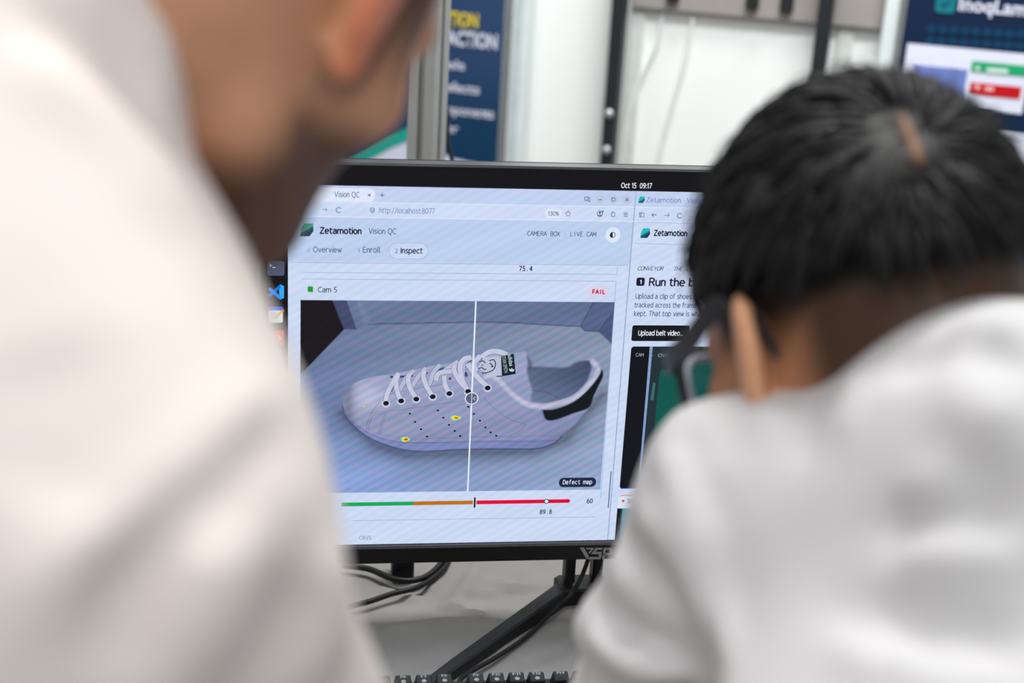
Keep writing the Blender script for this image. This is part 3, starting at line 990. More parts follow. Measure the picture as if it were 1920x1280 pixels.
stext('Upload belt video…', 1196, 628, 1280, 9, SM((232, 236, 245)), 6, 0.008)
pt = [scr(1184, 649), scr(1161, 915.5)]
aL = (pt[0][0] + pt[1][0]) / 2
spoly('camera_view', rrect_ab(aL, pt[1][1], 0.31, pt[0][1], 0.003), SM((12, 14, 20)), 4)
a1, a2 = scr(1216, 660)[0], scr(1223, 660)[0]
bV0, bV1 = pt[1][1] + 0.0008, pt[0][1]
spoly('belt_view', [(a2, bV0), (0.27, bV0), (0.27, bV1), (a2, bV1)], SM((34, 46, 54), 0.05), 5)
spoly('belt_edge', [(a1 + 0.0012, bV0), (a1 + 0.0032, bV0), (a1 + 0.0036, bV1), (a1 + 0.0006, bV1)], SM((130, 160, 200), 0.1), 6)
spoly('belt', rrect_ab(a2 + 0.009, bV0, 0.26, scr(1240, 692)[1], 0.004), SM((8, 84, 76), 0.08), 6)
ppoly('rail_block', [(1224, 716), (1229, 717), (1225, 750), (1219, 749)], SM((56, 104, 110)), 7)
stext('CAM', 1191.5, 667.5, 1206.5, 6, SM((150, 156, 170)), 7, 0, 0, 1.2)
stext('· OVERHEAD', 1222, 668.5, 1290, 6, SM((150, 156, 170)), 7, 0, 0, 1.2)
spoly('view_underline', [(aL + 0.001, pt[1][1]), (0.31, pt[1][1]), (0.31, pt[1][1] + 0.0009), (aL + 0.001, pt[1][1] + 0.0009)], SM((30, 60, 220)), 7)
c0 = scr(1162, 927.5)
spoly('result_chip', rrect_ab(c0[0] - 0.001, scr(1160, 952)[1], 0.15, c0[1], 0.004), SM((206, 120, 60)), 3)
spoly('result_chip_face', rrect_ab(c0[0] - 0.0016, scr(1160, 952.5)[1], 0.151, c0[1] - 0.0009, 0.004), SM((216, 227, 247)), 4)
pdisc('chip_dot', 1168.2, 938.3, 2.9, 2.9, SM((206, 104, 16)), 5)
stext('Shoe 1', 1176, 942, 1203, 7, INK2, 6, 0.008)
pb = scr(1157, 952.5)
spoly('belt_strip', [(scr(1154.5, 985)[0], BB), (AW, BB), (AW, pb[1]), (scr(1154.5, 985)[0], pb[1])], SM((14, 18, 28)), 5)
spoly('belt_strip_view', [(scr(1164, 985)[0], BB), (0.30, BB), (0.30, pb[1]), (scr(1164, 985)[0], pb[1])], SM((60, 150, 160), 0.05), 6)
pdisc('strip_shoe', 1196, 996, 28, 26, SM((196, 212, 240)), 7)
# dock icons
prect('dock_terminal', 501.5, 489, 533.5, 516.5, SM((78, 86, 110)), 3, 4)
ik = MB()
for px in (((505.5, 495), (509.5, 497.2), (505.5, 499.5)), ((511, 501), (516.5, 501.2))):
    pstroke('', px, 1.6, WWHITE, 5, 0, ik)
ik.obj('dock_prompt', SM((220, 228, 245)), screen)
CB1, CB2, CB3 = SM((10, 116, 210)), SM((24, 140, 236)), SM((50, 168, 250))
ppoly('dock_editor', [(525, 532.5), (532.5, 536), (532.5, 558), (525, 561.5), (523.5, 560), (523.5, 534)], CB3, 4)
ppoly('dock_editor', [(525, 532.5), (527, 539), (507, 556), (502.5, 552.5)], CB1, 5)
ppoly('dock_editor', [(502.5, 541.5), (507, 538), (527, 555), (525, 561.5)], CB2, 6)
prect('dock_notes', 504, 574.5, 530.5, 604.5, SM((228, 234, 246)), 3, 3)
prect('dock_notes_top', 504, 574.5, 530.5, 581.5, SM((20, 112, 226)), 4, 2)
ik = MB()
for k in range(4):
    pstroke('', [(507.5, 586 + 3.5 * k), (521, 586.2 + 3.5 * k)], 1, LINE, 5, 0, ik)
ik.obj('dock_notes_lines', SM((150, 165, 200)), screen)
ppoly('dock_pencil', [(514, 597.5), (516, 592.5), (528, 580.5), (531.5, 584), (519, 595.5)], SM((234, 190, 30)), 6)
ppoly('dock_pencil_rubber', [(528, 580.5), (530, 578), (534, 581.5), (531.5, 584)], SM((232, 90, 110)), 6)
pstroke('dock_separator', [(519, 611.3), (534, 611.5)], 1, SM((60, 60, 70)), 3)
prect('dock_remote', 503, 619, 532.5, 647.5, SM((236, 74, 52)), 3, 3)
ppoly('dock_remote_mark', [(506.5, 633.5), (513, 627), (519.5, 633.5), (513, 640)], SM((240, 232, 236)), 4)
pstroke('dock_remote_mark', [(520, 627), (526.5, 633.5), (520, 640)], 2.8, SM((240, 232, 236)), 4)
prect('dock_files', 500, 661, 529.5, 690, SM((150, 156, 164)), 3, 3)
prect('dock_files_top', 503, 664, 527, 668, SM((96, 104, 116)), 4, 1)
pdisc('dock_browser', 516, 456, 15, 15, SM((70, 80, 150)), 3)
pdisc('dock_browser', 513, 454, 12, 12, SM((30, 26, 40)), 4)

# the sneaker picture on the page ------------------------------------------------


def poly_sd(P, poly):
    """signed distance (negative inside) of points P to a closed polygon"""
    poly = np.asarray(poly, float)
    d = np.full(len(P), 1e9)
    inside = np.zeros(len(P), bool)
    for a, b in zip(poly, np.roll(poly, -1, 0)):
        ab = b - a
        t = np.clip(((P - a) @ ab) / (ab @ ab + 1e-12), 0, 1)
        d = np.minimum(d, np.linalg.norm(P - a - t[:, None] * ab, axis=1))
        cnd = (a[1] > P[:, 1]) != (b[1] > P[:, 1])
        xs = a[0] + (P[:, 1] - a[1]) / (b[1] - a[1] + 1e-12) * ab[0]
        inside ^= cnd & (P[:, 0] < xs)
    return np.where(inside, -d, d)


def line_d(P, pts):
    d = np.full(len(P), 1e9)
    for a, b in zip(np.asarray(pts[:-1], float), np.asarray(pts[1:], float)):
        ab = b - a
        t = np.clip(((P - a) @ ab) / (ab @ ab + 1e-12), 0, 1)
        d = np.minimum(d, np.linalg.norm(P - a - t[:, None] * ab, axis=1))
    return d


def over(C, col, alpha):
    return C * (1 - alpha[:, None]) + np.asarray(col, float) * alpha[:, None]


def soft(sd, w_=1.2):
    return np.clip(0.5 - sd / (2 * w_), 0, 1)


pa0, pb1 = scr(563.5, 562)[0], scr(850, 564)[1]
pa1, pb0 = scr(1139, 740)[0], scr(900, 920)[1]
ga, gb = np.linspace(pa0, pa1, 331), np.linspace(pb0, pb1, 211)
A_, B_ = np.meshgrid(ga, gb)
PW = np.stack([S(a, b, 0) for a, b in zip(A_.ravel(), B_.ravel())])
PX = project(PW)
x, y = PX[:, 0], PX[:, 1]
z3 = lambda X_, Y_: (630 + X_ * 0.1719, 640 + Y_ * 0.1719)
z4 = lambda X_, Y_: (860 + X_ * 0.1719, 640 + Y_ * 0.1719)
OUT = [(642, 757), (649, 736), (664, 719), (687, 709), (712, 703.6), (731, 702), (747, 698), (776, 693), (798, 688), (824, 683), (858, 677), (882, 668), (894, 666), (911, 661), (929, 656), (951, 662), (963, 662), (972, 660), (984, 658), (987, 662), (997, 676), (998, 684), (1023, 686), (1063, 687), (1078, 680), (1099, 672.7), (1114, 673.5), (1125, 685), (1131, 702), (1126, 717), (1113, 743), (1104, 764), (1089, 781), (1073, 800), (1054, 815), (1045, 826), (1025, 836), (997, 841), (929, 841), (860, 842), (802, 845.4), (759, 843), (716, 831), (682, 813.6), (656, 790), (644, 771)]
SOLE = [(642, 757), (652, 781), (673, 800), (699, 815), (733, 825.7), (767, 829.5), (819, 829), (880, 827.5), (946, 826.5), (1015, 826.5), (1047, 824), (1054, 815), (1045, 826), (1025, 836), (997, 841), (929, 841), (860, 842), (802, 845.4), (759, 843), (716, 831), (682, 813.6), (656, 790), (644, 771)]
OPEN_ = [(997, 686), (1023, 687), (1063, 688), (1078, 680), (1099, 675), (1109, 680), (1107, 697), (1097, 719), (1080, 738), (1054, 750), (1023, 755), (997, 752), (996, 743), (998, 731), (991, 709), (988, 690)]
PAD = [(911, 705), (925, 705), (937, 714), (953, 731), (970, 746), (990, 758), (1014, 762), (1040, 758), (1075, 746), (1100, 726), (1117, 704), (1121, 690), (1112, 678)]
HEEL = [(1017, 768), (1039, 767), (1075, 753.5), (1104, 729), (1124, 703), (1128, 692), (1130.7, 703), (1125, 717), (1113, 741), (1104, 763.5), (1075, 774), (1049, 784), (1032, 788), (1022, 784)]
# floor of the light box
fl = np.stack([100 + 0.055 * (x - 560) + 0.06 * (y - 600), 115 + 0.05 * (x - 560) + 0.08 * (y - 600), 150 + 0.03 * (x - 560) + 0.12 * (y - 600)], 1)
Cc = fl.copy()
glow = np.exp(-(((x - 640) / 130) ** 2 + ((y - 900) / 70) ** 2))
Cc += glow[:, None] * np.array([14, 18, 26])
wallp = [(697, 607), (893, 603), (955, 604.5), (1090, 612), (1115, 560), (1160, 555), (640, 555), (690, 612)]
wl_c = np.stack([104 - 0.02 * (x - 800), 118 - 0.02 * (x - 800), 152 - 0.015 * (x - 800)], 1)
sd = poly_sd(PX, wallp)
al = soft(sd, 1.5)
Cc = Cc * (1 - al[:, None]) + wl_c * al[:, None]
Cc = over(Cc, (44, 52, 82), 0.75 * np.clip(1 - line_d(PX, [(690, 608), (697, 607), (893, 603.5), (955, 604.5), (1090, 612)]) / 1.6, 0, 1))
Cc = over(Cc, (66, 74, 108), soft(poly_sd(PX, [(623, 563), (650, 562), (669, 617), (645, 617)])))
Cc = over(Cc, (104, 114, 152), soft(poly_sd(PX, [(650, 562), (668, 562), (682, 606), (669, 617)])))
Cc = over(Cc, (122, 132, 170), 0.5 * soft(poly_sd(PX, [(668, 562), (676, 562), (698, 607), (682, 608)]), 3))
Cc = over(Cc, (22, 16, 22), soft(poly_sd(PX, [(555, 555), (623, 562), (645, 617), (568, 697), (555, 705)])))
Cc = over(Cc, (86, 98, 136), soft(poly_sd(PX, [(1115, 562), (1160, 562), (1152, 582), (1122, 621), (1096, 620), (1088.6, 611)])))
Cc = over(Cc, (74, 86, 124), soft(poly_sd(PX, [(1160, 575), (1152, 582), (1122, 621), (1134, 632), (1150, 648), (1165, 650)])))
Cc = over(Cc, (40, 48, 76), 0.7 * np.clip(1 - line_d(PX, [(1115, 562), (1088.6, 611), (1096, 620), (1122, 621), (1152, 582)]) / 1.5, 0, 1))
# contact shadow and shoe
rnd = lambda q: smooth_path([np.array(p) for p in q] + [np.array(q[0])], 3)[:-1]
OUT, HEEL, OPEN_, SOLE = rnd(OUT), rnd(HEEL), rnd(OPEN_), rnd(SOLE)
PAD = smooth_path([np.array(p) for p in PAD], 4)
sh = poly_sd(PX, OUT)
shade = np.exp(-np.clip(poly_sd(PX, [(640, 775), (700, 835), (760, 856), (860, 852), (1000, 848), (1060, 826), (1130, 740), (1110, 760), (900, 820), (680, 800)]), 0, None) / 13)
Cc *= (1 - 0.30 * shade)[:, None]
bx_, by_ = (x - 640) / 490, (y - 656) / 190
up = np.stack([140 + 28 * (1 - by_) - 16 * bx_, 146 + 26 * (1 - by_) - 12 * bx_, 180 + 22 * (1 - by_) - 4 * bx_], 1)
toe = np.exp(-(((x - 690) / 34) ** 2 + ((y - 742) / 26) ** 2))
up += toe[:, None] * np.array([26, 26, 22])
tside = np.exp(-((x - 652) / 12) ** 2)
up *= (1 - 0.22 * tside * (y > 715))[:, None]
heelsh = np.clip((x - 1000) / 90, 0, 1) * np.clip((y - 770) / 60, 0, 1)
up *= (1 - 0.16 * heelsh)[:, None]
al = soft(sh)
Cc = Cc * (1 - al[:, None]) + up * al[:, None]
al = soft(poly_sd(PX, SOLE)) * soft(sh)
sole_c = np.stack([128 - 12 * bx_, 140 - 12 * bx_, 190 - 10 * bx_], 1)
Cc = Cc * (1 - al[:, None]) + sole_c * al[:, None]
Cc = over(Cc, (86, 96, 140), 0.7 * np.clip(1 - line_d(PX, SOLE[:34]) / 1.6, 0, 1))
Cc = over(Cc, (46, 54, 88), 0.8 * np.clip(1 - line_d(PX, SOLE[34:]) / 1.8, 0, 1))
Cc = over(Cc, (104, 114, 154), 0.45 * np.clip(1 - line_d(PX, [(700, 811), (760, 823), (880, 819), (1046, 816)]) / 1.4, 0, 1))
ins = np.stack([78 + 0.2 * (1109 - x), 92 + 0.2 * (1109 - x), 124 + 0.2 * (1109 - x)], 1) * (0.86 + 0.0028 * (y - 690))[:, None]
al = soft(poly_sd(PX, OPEN_), 2.5)
Cc = Cc * (1 - al[:, None]) + ins * al[:, None]
Cc = over(Cc, (66, 70, 98), 0.6 * soft(poly_sd(PX, [(988, 664), (997, 676), (998, 690), (990, 694)]), 2))
Cc = over(Cc, (60, 64, 92), 0.6 * np.clip(1 - line_d(PX, [(997, 731), (1025, 735), (1045, 744), (1052, 750)]) / 1.3, 0, 1))
dpad = line_d(PX, PAD)
pad_c = np.stack([188 - 2.2 * dpad ** 1.4, 190 - 2.2 * dpad ** 1.4, 214 - 1.9 * dpad ** 1.4], 1)
al = soft(dpad - 6.0)
Cc = Cc * (1 - al[:, None]) + pad_c * al[:, None]
Cc = over(Cc, (12, 20, 26), soft(poly_sd(PX, HEEL)))
Cc = over(Cc, (96, 106, 146), 0.5 * np.clip(1 - line_d(PX, [(1014, 768), (1020, 790)]) / 1.4, 0, 1))
V = PW + EN * (3 * LAY)
k = len(ga)
i, j = np.meshgrid(np.arange(len(gb) - 1), np.arange(k - 1), indexing='ij')
a = (i * k + j).ravel()
pic = obj('shoe_picture', V, np.stack([a, a + 1, a + k + 1, a + k], 1), screen_mat('screen_picture', None, 0.15, True), screen, col=lin(np.clip(Cc, 2, 252)))
# crisp details drawn over it
LACE, LACE2 = SM((196, 200, 222), 0.05), SM((206, 208, 226), 0.04)
DK, DK2 = SM((14, 16, 26)), SM((60, 66, 98))
dk = MB()
for q in ([(590, 380), (680, 395), (710, 380), (830, 370)], [(760, 385), (840, 368)], [(900, 355), (1000, 335)], [(1080, 320), (1190, 285)], [(1270, 255), (1340, 235)], [(1420, 225), (1480, 200)], [(600, 540), (625, 470)], [(1240, 390), (1245, 415)]):
    pstroke('', [z3(*p) for p in q], 4.2, DK2, 7, 0, dk)
for q in ([(75, 330), (85, 380)], [(35, 250), (60, 270)], [(235, 190), (250, 170)]):
    pstroke('', [z4(*p) for p in q], 4.5, DK2, 7, 0, dk)
dk.obj('lace_gaps', DK2, screen)
edge, lc = MB(), MB()
UNDER3 = [[(690, 530), (725, 465), (780, 375), (850, 315)], [(812, 510), (850, 450), (900, 375), (980, 285)], [(985, 500), (1030, 430), (1060, 335), (1135, 250)], [(1150, 360), (1200, 300), (1260, 260), (1330, 215)], [(1345, 430), (1380, 330), (1390, 230), (1475, 170)]]
LACES3 = [[(540, 655), (560, 560), (620, 440), (685, 340)], [(705, 635), (670, 550), (655, 430), (672, 370)], [(870, 610), (810, 510), (785, 410), (800, 350)],
          [(1050, 590), (985, 480), (950, 370), (965, 315)], [(1230, 555), (1190, 470), (1180, 370)], [(1090, 420), (1105, 360), (1160, 330), (1260, 320)],
          [(1430, 515), (1350, 430), (1290, 320), (1292, 250)]]
LACES4 = [[(95, 535), (40, 420), (15, 270), (60, 190), (135, 170)], [(315, 490), (210, 390), (95, 240)], [(190, 320), (165, 240), (235, 150)], [(250, 165), (330, 112), (430, 105), (525, 140)]]
edge2, lc2 = MB(), MB()
for q in UNDER3:
    px = [z3(*p) for p in q]
    pstroke('', px, 10, LACE, 7.6, 6, edge2)
    pstroke('', px, 8, LACE, 7.8, 6, lc2)
edge2.obj('lace_edges', SM((120, 128, 166)), screen)
lc2.obj('laces', SM((182, 187, 212), 0.05), screen)
for conv, ls in ((z3, LACES3), (z4, LACES4)):
    for q in ls:
        px = [conv(*p) for p in q]
        wd = 8.6 if conv is z3 else 9.5
        pstroke('', px, wd + 2, LACE, 8.4, 6, edge)
        pstroke('', px, wd, LACE, 9, 6, lc)
edge.obj('lace_edges', SM((128, 136, 172)), screen)
lc.obj('laces', LACE, screen)
for conv, q in ((z3, ((545, 672), (710, 646), (875, 626), (1055, 600), (1235, 566), (1440, 542))), (z4, ((315, 505),))):
    for p in q:
        u, v = conv(*p)
        pdisc('eyelet', u, v, 8.2, 7.6, SM((198, 204, 228)), 7.5, 0.55)
        pdisc('eyelet_hole', u, v - 0.5, 5.6, 4.6, DK, 10, 0, None, 14)
for conv, q in ((z3, ((805, 783), (862, 873), (927, 953), (993, 1032), (1110, 748), (1170, 828), (1232, 905), (1295, 972), (1353, 1026), (1443, 709))), (z4, ((165, 786), (231, 860), (291, 933), (347, 987), (409, 1025), (15, 1026)))):
    for p in q:
        pdisc('vent_hole', *conv(*p), 2.3, 1.8, DK, 7, 0, None, 10)
sti = MB()
for q, conv in (([(380, 775), (700, 740), (1050, 690), (1400, 640)], z3), ([(590, 566), (780, 530), (1000, 490), (1300, 435)], z3), ([(400, 795), (560, 775)], z3), ([(330, 960), (345, 880), (390, 770), (490, 630)], z3), ([(352, 960), (368, 880), (400, 800)], z3),
                ([(460, 1010), (485, 910), (530, 795)], z3), ([(482, 1012), (505, 915), (548, 800)], z3), ([(270, 610), (360, 700), (470, 795), (600, 860), (740, 900)], z4), ([(740, 900), (660, 970), (520, 1040)], z4)):
    P = smooth_path([np.array(conv(*p)) for p in q], 24)
    L_ = np.concatenate([[0], np.cumsum(np.linalg.norm(np.diff(P, axis=0), axis=1))])
    for d0 in np.arange(0, L_[-1] - 1.4, 2.6):
        p0, p1 = [np.array([np.interp(d, L_, P[:, 0]), np.interp(d, L_, P[:, 1])]) for d in (d0, d0 + 1.5)]
        pstroke('', [p0, p1], 0.9, DK2, 7, 0, sti)
sti.obj('stitching', SM((70, 78, 112)), screen)
# tongue label
ppoly('tongue_label', [(905, 671), (913, 668), (939, 666.6), (941, 704), (926, 706), (903, 694), (896, 688)], SM((186, 192, 216), 0.04), 10)
ppoly('tongue_label', [(939, 666.6), (963, 662), (966.6, 700), (940.8, 704.5)], SM((8, 34, 42)), 10)
fc = MB()
for q in ([(225, 220), (260, 205), (290, 230)], [(215, 290), (250, 280), (275, 300), (300, 295)], [(330, 205), (380, 195), (400, 240), (380, 300), (320, 330), (250, 340)], [(335, 230), (360, 250), (365, 275)], [(350, 270), (380, 265)], [(410, 375), (470, 372)], [(245, 250), (265, 255)]):
    pstroke('', [z4(*p) for p in q], 1.8, DK, 11, 4, fc)
fc.obj('label_print', SM((10, 34, 44)), screen)


def vtext(s, p0, p1, h_px, m, bold=0.0):
    """lettering that runs down the picture"""
    A, B = scr(*p0), scr(*p1)
    d = B - A
    nrm = np.array([-d[1], d[0]]) / np.linalg.norm(d)
    h = h_px * 0.00052
    text_later(s, lambda X_, Y_: S(*(A + d * X_ + nrm * h * Y_), 12 * LAY), m, screen, 'label_lettering', bold)


vtext('adidas', (951.5, 663.5), (955, 685.5), 8, SM((196, 206, 222)), 0.01)
vtext('STAN SMITH', (940.5, 667), (945, 698), 7.5, SM((186, 192, 190)), 0.0)
tf = MB()
for ang in (-40, 0, 40):
    t = radians(ang + 8)
    c = np.array([958.5, 696]) + 4.0 * np.array([sin(t), -cos(t)])
    ring = []
    for q in np.linspace(0, 2 * pi, 10, endpoint=False):
        e_ = np.array([1.7 * cos(q), 3.2 * sin(q)])
        ring.append(scr(c[0] + e_[0] * cos(t) - e_[1] * sin(t), c[1] + e_[0] * sin(t) + e_[1] * cos(t)))
    tf.add([S(a_, b_, 12 * LAY) for a_, b_ in ring], [tuple(range(10))])
tf.obj('label_emblem', SM((196, 206, 222)), screen)
# heat marks
for (u, v), k in (((683.4, 761.5), 0.36), ((760.2, 822.6), 1.0), ((854.5, 782.3), 1.0)):
    e = 1.15 if v < 800 and k == 1 else 0.95
    for r_, c_, l_ in ((9.2 * e, (110, 220, 190), 8), (7.6 * e, (226, 226, 40), 9), (4.4, (236, 140, 20), 10), (2.6, (206, 40, 16), 11)):
        ab = [scr(u + (1 if l_ > 9 else 0) + k * r_ * cos(t) * (1 + 0.14 * sin(5 * t + r_)), v + k * r_ * (0.42 if v < 800 else 0.55) * sin(t) * (1 + 0.18 * cos(3 * t))) for t in np.linspace(0, 2 * pi, 18, endpoint=False)]
        spoly('heat_mark', ab, SM(c_), l_)
# compare slider
pstroke('compare_line', [(892, 564), (884.6, 733)], 3.0, SM((228, 234, 248)), 13)
pstroke('compare_line', [(883.6, 758), (876.6, 921)], 3.0, SM((228, 234, 248)), 13)
pdisc('compare_handle', 884, 745.5, 11.5, 10.5, SM((92, 98, 126)), 13, 0, None, 28)
pdisc('compare_handle', 884, 745.5, 13, 12, SM((230, 236, 248)), 14, 0.86, None, 28)
pstroke('compare_line', [(884.4, 734), (883.6, 757)], 1.6, SM((200, 206, 224)), 14)
for sg in (-1, 1):
    pstroke('compare_arrow', [(892 + sg * 1.5, 742.8), (892 + sg * 5, 745.6), (892 + sg * 1.5, 748.4)], 1.4, SM((214, 220, 236)), 15)
prect('defect_chip', 1047.5, 894, 1117, 911.5, SM((24, 36, 66)), 13, 9)
stext('Defect map', 1054.5, 906, 1109.5, 7.5, SM((214, 224, 242)), 15, 0.008, 0, 1.15)

# ------------------------------------------------------------------ keyboard
kz = DESK_Z + 0.0445
kc = on_level(893, 1269, kz)
yaw_k = radians(8.4)
KX = rz(yaw_k)
kx, ky = KX[:, 0], KX[:, 1]
U_ = 0.01905
kb_root = kc - ky * 0.058 + kx * 0.019
kb = root('keyboard', 'black mechanical keyboard on the table in front of the monitor', 'keyboard', (kb_root[0], kb_root[1], DESK_Z), yaw_k)
m_key = mat('key_black', (27, 29, 32), 0.5, 0, 0.35, var=0.08, scale=300)
tiltk = radians(5)


def kpt(x_, y_, h_):
    """keyboard-local point: x along the rows, y away from the typist, height above the desk of the tilted deck"""
    return (x_, y_, 0.034 + (y_ - 0.058) * math.tan(tiltk) + h_)


cs = MB()
V = [kpt(x_, y_, h_) for h_ in (-0.001, 0) for x_, y_ in ((-0.245, -0.078), (0.125, -0.078), (0.125, 0.072), (-0.245, 0.072))]
V = [(p[0], p[1], 0.003) if q < 4 else (p[0], p[1], p[2] - 0.004) for q, p in enumerate(V)]
me = raw_mesh('case', V, [tuple(q) for q in BOXF])
me.materials.append(m_black)
o = bpy.data.objects.new('case', me)
COL.objects.link(o)
o.parent = kb
KEYMESH = {}


def keycap(w_):
    if w_ in KEYMESH:
        return KEYMESH[w_]
    hw_, tw = U_ * w_ / 2 - 0.0006, U_ * w_ / 2 - 0.0030
    lv = [(hw_, -0.0088, 0.0088, -0.0015), (tw + 0.0004, -0.0062, 0.0076, 0.0094), (tw - 0.0004, -0.0056, 0.0070, 0.0100)]
    V, Fc = [], []
    for h_, y0, y1, z_ in lv:
        c_ = 0.0009
        for p in ((-h_ + c_, y0), (h_ - c_, y0), (h_, y0 + c_), (h_, y1 - c_), (h_ - c_, y1), (-h_ + c_, y1), (-h_, y1 - c_), (-h_, y0 + c_)):
            V.append((p[0], p[1], z_))
    for l_ in range(2):
        for q in range(8):
            r_ = (q + 1) % 8
            Fc.append((l_ * 8 + q, l_ * 8 + r_, l_ * 8 + 8 + r_, l_ * 8 + 8 + q))
    b_ = len(V)
    V.append((0, 0.0005, 0.0093))
    for q in range(8):
        Fc.append((16 + q, 16 + (q + 1) % 8, b_))
    me = raw_mesh('key', V, Fc)
    me.materials.append(m_key)
    KEYMESH[w_] = me
    return me


def add_key(x_, y_, w_=1.0):
    o = bpy.data.objects.new('key', keycap(w_))
    COL.objects.link(o)
    o.parent = kb
    o.location = kpt(x_, y_, 0)
    o.rotation_euler = (tiltk, 0, 0)
    return o


x9 = -0.019
fx = {9: x9, 10: x9 + U_, 11: x9 + 2 * U_, 12: x9 + 3 * U_}
for q in range(8, 4, -1):
    fx[q] = x9 - U_ * 1.55 - (8 - q) * U_
for q in range(4, 0, -1):
    fx[q] = fx[5] - U_ * 1.5 - (4 - q) * U_
m_leg = mat('key_legend', (190, 192, 196), 0.5)
KM = np.array(KX)


def kworld(o, p):
    c, s_ = cos(tiltk), sin(tiltk)
    q = np.array([p[0], p[1] * c - p[2] * s_, p[1] * s_ + p[2] * c]) + np.array(o.location)
    return np.array([kb_root[0], kb_root[1], DESK_Z]) + KX @ q


KEYPAIRS = []
yF = 0.058
for q in range(1, 13):
    o = add_key(fx[q], yF)
    if q >= 6:
        KEYPAIRS.append((o, 'F%d' % q))
add_key(fx[1] - 2 * U_, yF)
for q, s in enumerate(('Prt', '', '')):
    o = add_key(fx[12] + U_ * 1.2 + q * U_, yF)
    if s:
        KEYPAIRS.append((o, s))
x0 = fx[1] - 2.5 * U_
rows = [[1] * 13 + [2], [1.5] + [1] * 12 + [1.5], [1.75] + [1] * 11 + [2.25], [2.25] + [1] * 10 + [2.75], [1.25] * 3 + [6.25] + [1.25] * 4]
for r_, ws in enumerate(rows):
    y_ = yF - 0.024 - r_ * U_
    xx = x0
    for w_ in ws:
        add_key(xx + w_ * U_ / 2, y_, w_)
        xx += w_ * U_
    if r_ < 2:
        for q in range(3):
            add_key(fx[12] + U_ * 1.2 + q * U_, y_)
add_key(fx[12] + U_ * 2.2, yF - 0.024 - 3 * U_)
for q in range(3):
    add_key(fx[12] + U_ * (1.2 + q), yF - 0.024 - 4 * U_)


for o, s in KEYPAIRS:
    M = np.eye(4)
    T = np.eye(4)
    T[:3, :3] = KX
    T[:3, 3] = [kb_root[0], kb_root[1], DESK_Z]
    L_ = np.eye(4)
    L_[:3, :3] = rx(tiltk)
    L_[:3, 3] = o.location
    ROOT_INV[o.name] = np.linalg.inv(T @ L_)
    stroke_text(s, (lambda o_, s_: lambda X_, Y_: kworld(o_, (-0.0012 * len(s_) + X_ * 0.0024 * len(s_), 0.0028 + Y_ * 0.0032, 0.0103)))(o, s), m_leg, o, 'key_legend', 0.13)
    if s.startswith('F'):
        an = np.linspace(0, 2 * pi, 20, endpoint=False)
        ring = MB()
        ring.add([kworld(o, (0.0021 * k_ * cos(t), -0.0020 + 0.0021 * k_ * sin(t), 0.0101)) for k_ in (1.0, 0.72) for t in an], [(q, (q + 1) % 20, 20 + (q + 1) % 20, 20 + q) for q in range(20)])
        ring.add([kworld(o, (0.0010 * cos(t), -0.0020 + 0.0008 * sin(t), 0.0101)) for t in an], [tuple(range(20))])
        ring.obj('key_symbol', m_leg, o)

# cables on the table
path = [S(a_st + 0.012, -0.36, c_st + 0.016), on_level(1098, 1062, DESK_Z + 0.045), on_level(1072, 1112, DESK_Z + 0.028), on_level(1030, 1152, DESK_Z + 0.008), on_level(985, 1195, DESK_Z + 0.004), on_level(930, 1232, DESK_Z + 0.004), on_level(885, 1258, DESK_Z + 0.004), on_level(862, 1276, DESK_Z + 0.006), on_level(856, 1300, DESK_Z + 0.010)]
o = MB().tube(smooth_path(path, 8), 0.0024, 8).obj('keyboard_cable', m_black, None, True)
tag(o, 'black cable running along the stand leg to the keyboard', 'cable')
for pts, r_, lab in ((((845, 1020), (825, 1058), (800, 1080), (770, 1088), (735, 1084), (690, 1066), (640, 1060)), 0.0035, 'black cable curling on the cloth left of the monitor stand, upper loop'),
                     (((850, 1020), (836, 1060), (805, 1088), (775, 1103), (735, 1113), (690, 1128), (640, 1140)), 0.0030, 'black cable curling on the cloth left of the monitor stand, lower loop')):
    o = MB().tube(smooth_path([on_level(u, v, DESK_Z + r_ + 0.005) for u, v in pts], 8), r_, 8).obj('power_cable', m_black, None, True)
    tag(o, lab, 'cable', 'cables on the cloth')
c = on_level(752, 1086, DESK_Z)
ad = root('power_adapter', 'black power adapter box standing on the cloth behind the monitor', 'adapter', c, yaw_m)
MB().frame_box(c + np.array([0, 0.012, 0.033]), HX.T, (0.012, 0.016, 0.033), 0.003).obj('adapter_body', mat('adapter_black', (30, 30, 38), 0.5), ad)
MB().frame_box(c + np.array([0, 0.012, 0.068]), HX.T, (0.007, 0.008, 0.003), 0.001).obj('adapter_socket', m_black, ad)

# ------------------------------------------------------------------ people: shapes as distance fields, meshed once


def smin(a, b, k):
    h = np.clip(0.5 + 0.5 * (b - a) / k, 0, 1)
    return b + (a - b) * h - k * h * (1 - h)


def ell(p, c, r, ax=None):
    q = p - np.asarray(c)
    if ax is not None:
        q = q @ np.asarray(ax).T
    r = np.asarray(r, float)
    k0 = np.linalg.norm(q / r, axis=1)
    k1 = np.linalg.norm(q / (r * r), axis=1) + 1e-9
    return k0 * (k0 - 1) / k1


def cap(p, a, b, ra, rb):
    a, b = np.asarray(a, float), np.asarray(b, float)
    ab = b - a
    t = np.clip(((p - a) @ ab) / (ab @ ab + 1e-12), 0, 1)
    return np.linalg.norm(p - a - t[:, None] * ab, axis=1) - (ra + (rb - ra) * t)


def chain(p, pts, rs, k=0.01):
    d = None
    for i_ in range(len(pts) - 1):
        e = cap(p, pts[i_], pts[i_ + 1], rs[i_], rs[i_ + 1])
        d = e if d is None else smin(d, e, k)
    return d


